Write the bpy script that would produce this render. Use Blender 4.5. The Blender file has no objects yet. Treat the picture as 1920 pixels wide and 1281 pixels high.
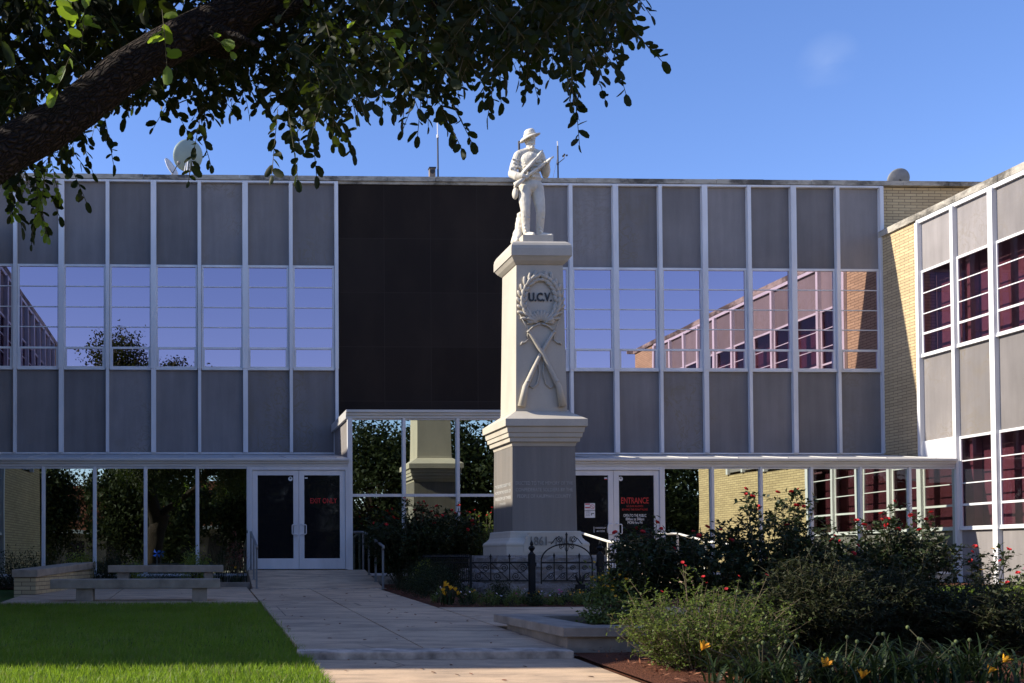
import bpy, bmesh, math, random
import numpy as np
from mathutils import Vector, Matrix, noise as mnoise

# ------------------------------------------------------------------ camera, light, sky
S = bpy.context.scene
COL = S.collection
# the eye is the origin; the ground falls from -0.6 at the doors to -1.1 under the camera
YAW, PITCH, ROLL = 0.0293, 0.0205, -0.0022
cam_d = bpy.data.cameras.new('camera')
cam_d.sensor_width = 36.0
cam_d.lens = 36.0 * 1900 / 1920
cam_d.shift_x = (960 - 435) / 1920
cam_d.shift_y = (1005 - 640.5) / 1920
cam_d.clip_start = 0.05
cam_d.clip_end = 3000
cam = bpy.data.objects.new('camera', cam_d)
COL.objects.link(cam)
_f = Vector((math.sin(YAW) * math.cos(PITCH), math.cos(YAW) * math.cos(PITCH), math.sin(PITCH)))
_r = Vector((math.cos(YAW), -math.sin(YAW), 0))
_u = _r.cross(_f)
_r2 = _r * math.cos(ROLL) + _u * math.sin(ROLL)
_u2 = -_r * math.sin(ROLL) + _u * math.cos(ROLL)
cam.matrix_world = Matrix((( _r2.x, _u2.x, -_f.x, 0), (_r2.y, _u2.y, -_f.y, 0), (_r2.z, _u2.z, -_f.z, 0), (0, 0, 0, 1)))
S.camera = cam

SUN_TO = Vector((-1, 0.137, 0.659)).normalized()
W = bpy.data.worlds.new('World')
S.world = W
W.use_nodes = True
wn = W.node_tree
bg = wn.nodes['Background']
sky = wn.nodes.new('ShaderNodeTexSky')
sky.sky_type = 'NISHITA'
sky.sun_disc = False
sky.sun_elevation = math.asin(SUN_TO.z)
sky.sun_rotation = math.atan2(SUN_TO.x, SUN_TO.y)
sky.air_density = 0.85
sky.dust_density = 0.25
sky.ozone_density = 1.6
hs = wn.nodes.new('ShaderNodeHueSaturation')
hs.inputs['Saturation'].default_value = 1.18
hs.inputs['Value'].default_value = 1.0
wn.links.new(sky.outputs[0], hs.inputs['Color'])
tint = wn.nodes.new('ShaderNodeMixRGB')
tint.blend_type = 'MULTIPLY'
tint.inputs[0].default_value = 1.0
tint.inputs[2].default_value = (1.05, 0.925, 1.08, 1)
wn.links.new(hs.outputs[0], tint.inputs[1])
# one faint wisp of cloud high on the right
tc = wn.nodes.new('ShaderNodeTexCoord')
mpw = wn.nodes.new('ShaderNodeMapping'); mpw.inputs['Scale'].default_value = (1.0, 1.0, 3.2); mpw.inputs['Rotation'].default_value = (0, .5, 0)
wz = wn.nodes.new('ShaderNodeTexNoise'); wz.inputs['Scale'].default_value = 9; wz.inputs['Detail'].default_value = 7; wz.inputs['Distortion'].default_value = .6
wd = wn.nodes.new('ShaderNodeVectorMath'); wd.operation = 'DISTANCE'; wd.inputs[1].default_value = Vector((.635, 1.0, .50)).normalized()
w1 = wn.nodes.new('ShaderNodeMapRange'); w1.inputs['From Min'].default_value = .024; w1.inputs['From Max'].default_value = .0
w2 = wn.nodes.new('ShaderNodeMapRange'); w2.inputs['From Min'].default_value = .42; w2.inputs['From Max'].default_value = .75
wm = wn.nodes.new('ShaderNodeMath'); wm.operation = 'MULTIPLY'
wm2 = wn.nodes.new('ShaderNodeMath'); wm2.operation = 'MULTIPLY'; wm2.inputs[1].default_value = .20
wmx = wn.nodes.new('ShaderNodeMixRGB'); wmx.inputs[2].default_value = (4.2, 4.6, 5.2, 1)
wn.links.new(tc.outputs['Generated'], mpw.inputs['Vector']); wn.links.new(mpw.outputs[0], wz.inputs['Vector'])
wn.links.new(tc.outputs['Generated'], wd.inputs[0]); wn.links.new(wd.outputs['Value'], w1.inputs['Value']); wn.links.new(wz.outputs['Fac'], w2.inputs['Value'])
wn.links.new(w1.outputs[0], wm.inputs[0]); wn.links.new(w2.outputs[0], wm.inputs[1]); wn.links.new(wm.outputs[0], wm2.inputs[0]); wn.links.new(wm2.outputs[0], wmx.inputs[0])
wn.links.new(tint.outputs[0], wmx.inputs[1])
wn.links.new(wmx.outputs[0], bg.inputs['Color'])
bg.inputs['Strength'].default_value = 0.142
sun_d = bpy.data.lights.new('sun', 'SUN')
sun_d.energy = 5.0
sun_d.angle = math.radians(0.5)
sun_d.color = (1.0, 0.93, 0.80)
sun = bpy.data.objects.new('sun', sun_d)
COL.objects.link(sun)
sun.rotation_euler = SUN_TO.to_track_quat('Z', 'Y').to_euler()
S.view_settings.view_transform = 'Standard'
S.view_settings.look = 'None'
S.view_settings.exposure = 0.75
S.view_settings.gamma = 1.0
S.render.engine = 'CYCLES'
S.cycles.max_bounces = 8
S.cycles.use_denoising = True

RND = random.Random(7)
NP = np.random.default_rng(11)

# ------------------------------------------------------------------ materials
class MT:
    def __init__(s, name, base=(.5, .5, .5), rough=.7, metal=0.0, spec=.5):
        s.m = bpy.data.materials.new(name)
        s.m.use_nodes = True
        s.nt = s.m.node_tree
        s.b = s.nt.nodes['Principled BSDF']
        s.b.inputs['Base Color'].default_value = (*base, 1)
        s.b.inputs['Roughness'].default_value = rough
        s.b.inputs['Metallic'].default_value = metal
        s.b.inputs['Specular IOR Level'].default_value = spec
    def n(s, t, **kw):
        x = s.nt.nodes.new('ShaderNode' + t)
        for k, v in kw.items():
            setattr(x, k, v)
        return x
    def l(s, a, b):
        s.nt.links.new(a, b)
    def put(s, sock, v):
        if hasattr(v, 'is_output') or isinstance(v, bpy.types.NodeSocket):
            s.l(v, sock)
        elif isinstance(v, tuple) and len(v) == 3:
            sock.default_value = (*v, 1) if sock.type == 'RGBA' else v
        else:
            sock.default_value = v
    def pos(s, scale=(1, 1, 1), obj=False):
        if obj:
            src = s.n('TexCoord').outputs['Object']
        else:
            src = s.n('NewGeometry').outputs['Position']
        mp = s.n('Mapping')
        mp.inputs['Scale'].default_value = scale
        s.l(src, mp.inputs['Vector'])
        return mp.outputs[0]
    def noise(s, scale=5, detail=4, rough=.55, vec=None, dist=0.0):
        x = s.n('TexNoise')
        x.inputs['Scale'].default_value = scale
        x.inputs['Detail'].default_value = detail
        x.inputs['Roughness'].default_value = rough
        x.inputs['Distortion'].default_value = dist
        s.l(vec if vec is not None else s.pos(), x.inputs['Vector'])
        return x.outputs['Fac']
    def ramp(s, fac, a, b, ca=0.0, cb=1.0):
        x = s.n('MapRange')
        x.inputs['From Min'].default_value = a
        x.inputs['From Max'].default_value = b
        x.inputs['To Min'].default_value = ca
        x.inputs['To Max'].default_value = cb
        s.l(fac, x.inputs['Value'])
        return x.outputs[0]
    def math(s, op, a, b=0.0):
        x = s.n('Math', operation=op)
        s.put(x.inputs[0], a)
        s.put(x.inputs[1], b)
        return x.outputs[0]
    def mix(s, f, a, b, mode='MIX'):
        x = s.n('MixRGB', blend_type=mode)
        s.put(x.inputs[0], f)
        s.put(x.inputs[1], a)
        s.put(x.inputs[2], b)
        return x.outputs[0]
    def col(s, c):
        s.put(s.b.inputs['Base Color'], c)
        return s
    def bump(s, h, strength=.4, dist=.01):
        x = s.n('Bump')
        x.inputs['Strength'].default_value = strength
        x.inputs['Distance'].default_value = dist
        s.l(h, x.inputs['Height'])
        s.l(x.outputs[0], s.b.inputs['Normal'])
        return s
    def rnd_obj(s):
        return s.n('ObjectInfo').outputs['Random']
    def rnd_isl(s):
        return s.n('NewGeometry').outputs['Random Per Island']

def simple(name, c, rough=.6, metal=0, spec=.5, var=.12, scale=6, bump=0.0, bscale=60, bd=.004):
    t = MT(name, c, rough, metal, spec)
    f = t.noise(scale, 5)
    d = tuple(v * (1 - 2 * var) for v in c)
    e = tuple(min(1, v * (1 + var)) for v in c)
    t.col(t.mix(t.ramp(f, .3, .7), d, e))
    if bump:
        t.bump(t.noise(bscale, 4), bump, bd)
    return t.m

M = {}
def make_materials():
    # aluminium frames, anodised pale
    t = MT('frame_metal', (.62, .64, .66), .42, .0)
    f = t.noise(3, 6, vec=t.pos((1, 1, .25)))
    t.col(t.mix(t.ramp(f, .35, .75), (.72, .71, .71), (.56, .555, .56)))
    M['frame'] = t.m
    t = MT('fascia_metal', (.55, .55, .53), .45, .2)
    f = t.noise(2.5, 6, vec=t.pos((.6, 1, 3)))
    t.col(t.mix(t.ramp(f, .35, .75), (.58, .56, .53), (.48, .465, .44)))
    M['fascia'] = t.m
    # exposed grey panels with brown drifting stains
    t = MT('grey_panel', (.4, .4, .4), .75, 0, .3)
    r = t.rnd_obj()
    off = t.n('VectorMath', operation='ADD')
    cmb = t.n('CombineXYZ')
    t.l(t.math('MULTIPLY', r, 37.0), cmb.inputs[0]); t.l(t.math('MULTIPLY', r, 19.0), cmb.inputs[2])
    t.l(t.pos(), off.inputs[0]); t.l(cmb.outputs[0], off.inputs[1])
    V = off.outputs[0]
    shade = t.math('MULTIPLY', t.ramp(r, 0, 1, .74, 1.18), t.ramp(t.noise(5, 5, .6, vec=t.pos((1, 1, .10))), .3, .7, .88, 1.10))
    big = t.ramp(t.noise(.9, 3, vec=V), .3, .7, .88, 1.1)
    grain = t.ramp(t.noise(140, 2, vec=V), .3, .7, .93, 1.06)
    base = t.mix(1.0, (.215, .196, .190), t.math('MULTIPLY', t.math('MULTIPLY', shade, big), grain), 'MULTIPLY')
    nx = t.n('TexNoise'); nx.inputs['Scale'].default_value = 2.6; nx.inputs['Detail'].default_value = 5; nx.inputs['Distortion'].default_value = 2.2
    t.l(V, nx.inputs['Vector'])
    ridge = t.math('ABSOLUTE', t.math('SUBTRACT', nx.outputs['Fac'], .5))
    line = t.ramp(ridge, 0.0, .05, 1.0, 0.0)
    area = t.ramp(t.noise(.9, 2, vec=V), .45, .62)
    some = t.ramp(t.math('FRACT', t.math('MULTIPLY', r, 7.31)), .45, .75)
    amt = t.math('MULTIPLY', t.math('MULTIPLY', t.math('MULTIPLY', line, area), some), .55)
    soft = t.math('MULTIPLY', t.ramp(t.noise(1.6, 4, vec=V), .55, .75), .35)
    c = t.mix(amt, base, (.165, .13, .075))
    c = t.mix(t.math('MULTIPLY', soft, some), c, (.165, .135, .095))
    t.col(c)
    M['panel'] = t.m
    # reflective glazing, upper floors
    def glass(name, tint, wav, scl, rough=.0):
        t = MT(name, tint, rough, 1.0)
        r = t.rnd_obj()
        off = t.n('VectorMath', operation='ADD')
        cmb = t.n('CombineXYZ')
        t.l(t.math('MULTIPLY', r, 50.0), cmb.inputs[0]); t.l(t.math('MULTIPLY', r, 31.0), cmb.inputs[1]); t.l(t.math('MULTIPLY', r, 23.0), cmb.inputs[2])
        t.l(t.pos((1, 1, .55)), off.inputs[0]); t.l(cmb.outputs[0], off.inputs[1])
        h = t.noise(scl, .6, .3, vec=off.outputs[0])
        t.bump(h, 1.0, wav)
        return t.m
    M['glass_up'] = glass('blue_reflective_glass', (.465, .36, .43), .004, .7)
    M['glass_low'] = glass('wavy_plate_glass', (.50, .55, .48), .012, .55)
    t = MT('wing_glass', (.02, .01, .011), .0, 0, .5)
    tr = t.n('BsdfTransparent'); tr.inputs['Color'].default_value = (.72, .55, .60, 1)
    gl = t.n('BsdfGlossy'); gl.inputs['Roughness'].default_value = 0; gl.inputs['Color'].default_value = (.9, .8, .85, 1)
    bp = t.n('Bump'); bp.inputs['Distance'].default_value = .008; t.l(t.noise(.7, .6), bp.inputs['Height']); t.l(bp.outputs[0], gl.inputs['Normal'])
    lw = t.n('LayerWeight'); fcu = t.math('ADD', t.math('MULTIPLY', t.math('POWER', lw.outputs['Facing'], 3.0), .30), .03)
    mx = t.n('MixShader'); t.l(fcu, mx.inputs[0]); t.l(tr.outputs[0], mx.inputs[1]); t.l(gl.outputs[0], mx.inputs[2])
    t.l(mx.outputs[0], t.nt.nodes['Material Output'].inputs['Surface'])
    M['glass_wing'] = t.m
    M['plaster'] = simple('interior_plaster', (.24, .20, .20), .9, var=.08)
    t = MT('door_glass', (.012, .012, .013), .03, 0, .55)
    t.bump(t.noise(1.2, 1), .6, .006)
    M['glass_door'] = t.m
    # black granite cladding
    t = MT('black_granite', (.01, .01, .01), .40, 0, .03)
    br = t.n('TexBrick', offset=0.0)
    sx = t.n('SeparateXYZ'); t.l(t.pos(), sx.inputs[0])
    cb = t.n('CombineXYZ'); t.l(t.math('ADD', sx.outputs[0], -3.236 + 11.2), cb.inputs[0]); t.l(t.math('ADD', sx.outputs[2], -7.60 + 13.0), cb.inputs[1])
    t.l(cb.outputs[0], br.inputs['Vector'])
    br.inputs['Scale'].default_value = 1.0
    br.inputs['Brick Width'].default_value = 1.12; br.inputs['Row Height'].default_value = 1.3
    br.inputs['Mortar Size'].default_value = .006
    br.inputs['Color1'].default_value = (.0200, .0145, .0118, 1); br.inputs['Color2'].default_value = (.0265, .0195, .0160, 1)
    br.inputs['Mortar'].default_value = (.040, .032, .027, 1)
    sp = t.ramp(t.noise(160, 2), .58, .75)
    mid = t.ramp(t.noise(1.1, 5, vec=t.pos((1, 1, .45))), .42, .72, 0, .6)
    c = t.mix(t.math('MULTIPLY', sp, .5), br.outputs['Color'], (.03, .028, .026))
    c = t.mix(mid, c, (.040, .029, .022))
    t.col(c)
    M['granite_black'] = t.m
    # buff roman brick
    t = MT('buff_brick', (.5, .4, .25), .85, 0, .25)
    br = t.n('TexBrick', offset=0.5)
    sx = t.n('SeparateXYZ'); t.l(t.pos(), sx.inputs[0])
    cb = t.n('CombineXYZ'); t.l(t.math('ADD', sx.outputs[0], sx.outputs[1]), cb.inputs[0]); t.l(sx.outputs[2], cb.inputs[1])
    t.l(cb.outputs[0], br.inputs['Vector'])
    br.inputs['Scale'].default_value = 1.0
    br.inputs['Brick Width'].default_value = .30; br.inputs['Row Height'].default_value = .071
    br.inputs['Mortar Size'].default_value = .0065; br.inputs['Mortar Smooth'].default_value = .2
    br.inputs['Color1'].default_value = (.56, .43, .24, 1); br.inputs['Color2'].default_value = (.45, .34, .19, 1)
    br.inputs['Mortar'].default_value = (.16, .115, .075, 1)
    big = t.ramp(t.noise(.8, 4), .3, .7, .9, 1.08)
    c = t.mix(1.0, br.outputs['Color'], big, 'MULTIPLY')
    t.col(c)
    t.bump(t.math('SUBTRACT', 1.0, br.outputs['Fac']), .5, .006)
    M['brick'] = t.m
    # weathered coping
    t = MT('coping_stone', (.4, .37, .3), .85, 0, .25)
    st = t.ramp(t.noise(2.6, 7, .7, vec=t.pos((1, 1, 3.0))), .47, .62)
    blk = t.ramp(t.noise(1.0, 6, .7, vec=t.pos((.7, .7, 1.2))), .48, .60)
    c = t.mix(t.math('MULTIPLY', st, .55), (.44, .40, .33), (.20, .18, .15))
    c = t.mix(t.math('MULTIPLY', blk, .8), c, (.035, .032, .028))
    t.col(c)
    M['coping'] = t.m
    # concrete paving
    t = MT('concrete_paving', (.3, .28, .26), .85, 0, .25)
    a = t.ramp(t.noise(.7, 6, .6), .36, .64)
    b = t.ramp(t.noise(3.2, 8, .65, vec=t.pos((.5, 1.6, 1))), .42, .68)
    g = t.ramp(t.noise(220, 2), .3, .7, .82, 1.15)
    c = t.mix(a, (.64, .45, .29), (.48, .345, .23))
    c = t.mix(t.math('MULTIPLY', b, .7), c, (.21, .155, .115))
    spots = t.ramp(t.noise(7, 3, .5), .68, .74)
    c = t.mix(t.math('MULTIPLY', spots, .55), c, (.10, .075, .055))
    vc = t.n('TexVoronoi', feature='DISTANCE_TO_EDGE'); vc.inputs['Scale'].default_value = .55; t.l(t.pos(), vc.inputs['Vector'])
    crack = t.math('MULTIPLY', t.ramp(vc.outputs['Distance'], .0, .006, 1, 0), t.ramp(t.noise(.6, 2), .52, .6))
    c = t.mix(crack, c, (.05, .04, .03))
    c = t.mix(1.0, c, g, 'MULTIPLY')
    t.col(c); t.bump(t.noise(120, 3), .25, .004)
    M['paving'] = t.m
    M['nosing'] = simple('pale_concrete_edge', (.56, .44, .34), .8, var=.35, scale=5, bump=.2)
    M['bench'] = simple('cast_concrete', (.34, .27, .20), .85, var=.16, scale=5, bump=.25, bscale=90)
    M['planter_stone'] = simple('planter_concrete', (.30, .24, .185), .85, var=.2, scale=4, bump=.3, bscale=70)
    # monument stone
    t = MT('grey_stone', (.36, .36, .34), .7, 0, .3)
    a = t.ramp(t.noise(1.8, 6, .6, vec=t.pos((1, 1, .4))), .32, .7)
    g = t.ramp(t.noise(170, 2), .3, .7, .88, 1.1)
    c = t.mix(a, (.53, .475, .385), (.43, .385, .315))
    c = t.mix(1.0, c, g, 'MULTIPLY')
    t.col(c); t.bump(t.noise(90, 4), .2, .003)
    M['stone'] = t.m
    t = MT('dark_granite', (.16, .16, .16), .5, 0, .35)
    a = t.ramp(t.noise(7, 5, .6, vec=t.pos((1, 1, .06))), .38, .66)
    b = t.ramp(t.noise(2.0, 5, .6), .35, .7)
    g = t.ramp(t.noise(200, 2), .3, .7, .85, 1.15)
    c = t.mix(a, (.215, .19, .165), (.165, .148, .13))
    c = t.mix(t.math('MULTIPLY', b, .4), c, (.17, .16, .15))
    c = t.mix(1.0, c, g, 'MULTIPLY')
    t.col(c)
    M['die'] = t.m
    t = MT('rock_faced_granite', (.3, .29, .28), .9, 0, .2)
    a = t.ramp(t.noise(5, 6, .65), .35, .68)
    c = t.mix(a, (.30, .27, .245), (.15, .135, .12))
    t.col(c); t.bump(t.noise(9, 7, .65), .9, .06)
    M['rock'] = t.m
    t = MT('statue_marble', (.6, .57, .5), .75, 0, .3)
    a = t.ramp(t.noise(6, 6, .6), .3, .72)
    c = t.mix(a, (.70, .65, .545), (.52, .47, .385))
    t.col(c); t.bump(t.noise(60, 4), .3, .004)
    M['marble'] = t.m
    M['letter_dark'] = simple('dark_bronze_letters', (.035, .037, .038), .5, .3)
    M['letter_stone'] = simple('cut_letter_stone', (.40, .375, .34), .85, var=.1)
    M['letter_date'] = simple('shadow_letter_stone', (.21, .195, .17), .85, var=.1)  # relief shadow of the raised date put into a darker letter colour
    M['letter_pale'] = simple('raised_letter_stone', (.47, .46, .43), .85, var=.1)
    M['iron'] = simple('black_iron', (.006, .006, .006), .55, 0, .25, var=.2)
    M['rail'] = simple('grey_rail_metal', (.22, .215, .21), .5, .4)
    M['rail_white'] = simple('white_rail_paint', (.72, .70, .64), .5)
    M['red'] = simple('red_vinyl', (.55, .012, .01), .5)
    M['white'] = simple('white_vinyl', (.75, .75, .75), .5, var=.04)
    M['black'] = simple('black_vinyl', (.02, .02, .02), .5)
    M['dish'] = simple('dish_paint', (.27, .34, .31), .55, var=.07, scale=3)
    M['dish_grey'] = simple('grey_dish_paint', (.19, .19, .19), .6)
    M['mast'] = simple('dark_mast_metal', (.05, .05, .055), .5, .5)
    M['pipe'] = simple('rusty_vent_metal', (.22, .17, .13), .7, .3, var=.3)
    M['soil'] = None
    # lawn base, mulch
    t = MT('lawn_soil', (.03, .06, .012), .95, 0, .1)
    a = t.ramp(t.noise(3, 6), .3, .7)
    t.col(t.mix(a, (.035, .085, .012), (.05, .06, .02)))
    M['lawn'] = t.m
    t = MT('red_bark_mulch', (.08, .03, .02), .95, 0, .15)
    a = t.ramp(t.noise(45, 5, .7), .35, .65)
    b = t.ramp(t.noise(160, 3), .35, .65)
    c = t.mix(a, (.15, .05, .026), (.04, .018, .012))
    c = t.mix(t.math('MULTIPLY', b, .4), c, (.24, .10, .06))
    t.col(c); t.bump(t.noise(50, 5, .7), 1.0, .04)
    M['mulch'] = t.m
    M['asphalt'] = simple('worn_concrete_street', (.42, .36, .28), .9, var=.2)
    M['earth'] = simple('far_ground', (.36, .31, .22), .95, var=.2, scale=.2)
    # bark
    t = MT('oak_bark', (.05, .04, .035), .95, 0, .15)
    v = t.n('TexVoronoi', feature='DISTANCE_TO_EDGE')
    v.inputs['Scale'].default_value = 44
    wv = t.n('VectorMath', operation='ADD')
    nn = t.n('TexNoise'); nn.inputs['Scale'].default_value = 9
    t.l(t.pos(), nn.inputs['Vector'])
    scn = t.n('VectorMath', operation='SCALE'); scn.inputs['Scale'].default_value = .10
    t.l(nn.outputs['Color'], scn.inputs[0])
    mp0 = t.n('Mapping'); mp0.inputs['Rotation'].default_value = (0, math.radians(36), 0); mp = t.n('Mapping'); mp.inputs['Scale'].default_value = (.34, 1.0, 1.0)
    t.l(t.n('NewGeometry').outputs['Position'], wv.inputs[0]); t.l(scn.outputs[0], wv.inputs[1])
    t.l(wv.outputs[0], mp0.inputs['Vector']); t.l(mp0.outputs[0], mp.inputs['Vector']); t.l(mp.outputs[0], v.inputs['Vector'])
    h = t.ramp(v.outputs['Distance'], 0, .35)
    n2 = t.noise(60, 5, .65)
    c = t.mix(h, (.014, .010, .009), (.068, .050, .042))
    c = t.mix(t.ramp(n2, .4, .7, 0, .5), c, (.055, .042, .038))
    t.col(c)
    t.bump(t.math('ADD', h, t.math('MULTIPLY', n2, .5)), 1.0, .035)
    M['bark'] = t.m
    M['stem'] = simple('plant_stem', (.07, .06, .03), .9)
    M['stem_dry'] = simple('dry_stem', (.16, .12, .07), .9)
    # leaves: colour differs leaf by leaf, light passes through
    def leaf(name, a, b, trans=.35, rough=.45, spec=.45, tcol=None):
        t = MT(name, a, rough, 0, spec)
        r = t.rnd_isl()
        c = t.mix(r, a, b)
        t.col(c)
        tr = t.n('BsdfTranslucent')
        if tcol is None:
            tcol = tuple(min(1, v * 1.5) for v in b)
        t.put(tr.inputs['Color'], t.mix(r, tcol, tuple(v * .7 for v in tcol)))
        mx = t.n('MixShader'); mx.inputs[0].default_value = trans
        out = t.nt.nodes['Material Output']
        t.l(t.b.outputs[0], mx.inputs[1]); t.l(tr.outputs[0], mx.inputs[2]); t.l(mx.outputs[0], out.inputs['Surface'])
        return t.m
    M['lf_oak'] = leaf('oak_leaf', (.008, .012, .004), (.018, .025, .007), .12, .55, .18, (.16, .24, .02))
    M['lf_sun_tint'] = leaf('sun_tinted_oak_leaf', (.10, .17, .02), (.17, .25, .03), .45, .35, .5, (.45, .65, .05))  # brighter oak leaf colour with the sunlight painted in
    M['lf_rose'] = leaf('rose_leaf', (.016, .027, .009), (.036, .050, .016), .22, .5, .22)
    M['lf_box'] = leaf('boxwood_leaf', (.015, .024, .008), (.030, .040, .013), .2, .6, .2)
    M['lf_lime'] = leaf('lime_leaf', (.13, .17, .02), (.24, .26, .03), .3, .5, .4)
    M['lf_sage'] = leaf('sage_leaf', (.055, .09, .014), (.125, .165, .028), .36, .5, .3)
    M['lf_dark'] = leaf('dark_shrub_leaf', (.016, .022, .008), (.036, .042, .014), .2, .6, .2)
    M['lf_far'] = leaf('far_tree_leaf', (.010, .017, .005), (.024, .032, .009), .18, .6, .15)
    M['lf_strap'] = leaf('strap_leaf', (.014, .028, .007), (.030, .048, .012), .25, .5, .25)
    M['lf_grey'] = leaf('grey_green_leaf', (.09, .11, .08), (.16, .18, .13), .2, .6, .3)
    M['lf_redstem'] = leaf('reddish_leaf', (.12, .025, .018), (.20, .05, .03), .25, .5, .4)
    M['lf_lantana'] = leaf('lantana_leaf', (.07, .10, .02), (.13, .16, .03), .3, .5, .4)
    M['grass'] = leaf('grass_blade', (.09, .155, .016), (.22, .31, .035), .42, .5, .3, (.34, .52, .03))
    gt = M['grass']; nt = gt.node_tree; pb = nt.nodes['Principled BSDF']
    src = pb.inputs['Base Color'].links[0].from_socket
    nz = nt.nodes.new('ShaderNodeTexNoise'); nz.inputs['Scale'].default_value = 2.2; nz.inputs['Detail'].default_value = 5
    gp = nt.nodes.new('ShaderNodeNewGeometry'); nt.links.new(gp.outputs['Position'], nz.inputs['Vector'])
    mr = nt.nodes.new('ShaderNodeMapRange'); mr.inputs['From Min'].default_value = .42; mr.inputs['From Max'].default_value = .70; nt.links.new(nz.outputs['Fac'], mr.inputs['Value'])
    m1 = nt.nodes.new('ShaderNodeMixRGB'); nt.links.new(mr.outputs[0], m1.inputs[0]); nt.links.new(src, m1.inputs[1]); m1.inputs[2].default_value = (.055, .105, .010, 1)
    m2_ = nt.nodes.new('ShaderNodeMixRGB'); gt_ = nt.nodes.new('ShaderNodeMath'); gt_.operation = 'GREATER_THAN'; gt_.inputs[1].default_value = .87
    nt.links.new(gp.outputs['Random Per Island'], gt_.inputs[0]); nt.links.new(gt_.outputs[0], m2_.inputs[0]); nt.links.new(m1.outputs[0], m2_.inputs[1]); m2_.inputs[2].default_value = (.26, .22, .09, 1)
    nt.links.new(m2_.outputs[0], pb.inputs['Base Color'])
    M['chips'] = leaf('mulch_chip', (.12, .04, .02), (.26, .12, .07), 0.0, .9, .1)
    def petal(name, a, b):
        return leaf(name, a, b, .25, .6, .2)
    M['pt_red'] = petal('red_petal', (.42, .008, .016), (.65, .05, .05))
    M['pt_orange'] = petal('orange_petal', (.75, .22, .02), (.85, .42, .03))
    M['pt_yellow'] = petal('yellow_petal', (.80, .50, .03), (.80, .36, .02))
    M['pt_white'] = petal('white_petal', (.70, .68, .70), (.75, .60, .68))
    M['pt_pink'] = petal('magenta_petal', (.50, .02, .18), (.62, .10, .30))
    M['bud'] = petal('seed_pod_green', (.11, .15, .05), (.17, .20, .08))
    M['blue'] = simple('blue_plastic', (.03, .16, .60), .4)
    M['far_red'] = simple('far_red_brick', (.20, .065, .03), .9, var=.2, scale=2)
    M['far_wall'] = simple('far_stone_wall', (.10, .095, .09), .9, var=.25, scale=2)
    M['far_white'] = simple('far_white_paint', (.26, .29, .30), .8)
    M['far_dark'] = simple('far_window', (.02, .02, .025), .2)
make_materials()

# ------------------------------------------------------------------ objects and meshes
def tag(o, label=None, cat=None, group=None, kind=None):
    if label: o['label'] = label
    if cat: o['category'] = cat
    if group: o['group'] = group
    if kind: o['kind'] = kind
    return o

def thing(name, label, cat, loc=(0, 0, 0), group=None):
    o = bpy.data.objects.new(name, None)
    o.empty_display_size = .2
    COL.objects.link(o)
    o.location = loc
    return tag(o, label, cat, group)

def copy_tree(o, parent=None):
    c = o.copy()
    COL.objects.link(c)
    if parent:
        c.parent = parent
    for ch in list(o.children):
        copy_tree(ch, c)
    return c

def link(name, me, mat, parent=None, smooth=False, bevel=0.0):
    if mat is not None:
        me.materials.append(mat)
    o = bpy.data.objects.new(name, me)
    COL.objects.link(o)
    if parent is not None:
        o.parent = parent
        # geometry is written in world coordinates: cancel the parents' offset
        off = Vector((0, 0, 0)); p = parent
        while p is not None:
            off += p.location; p = p.parent
        if off.length > 1e-9:
            me.transform(Matrix.Translation(-off))
    if smooth:
        me.polygons.foreach_set('use_smooth', [True] * len(me.polygons))
    if bevel:
        b = o.modifiers.new('edge', 'BEVEL'); b.width = bevel; b.segments = 2; b.limit_method = 'ANGLE'
    return o

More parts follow.
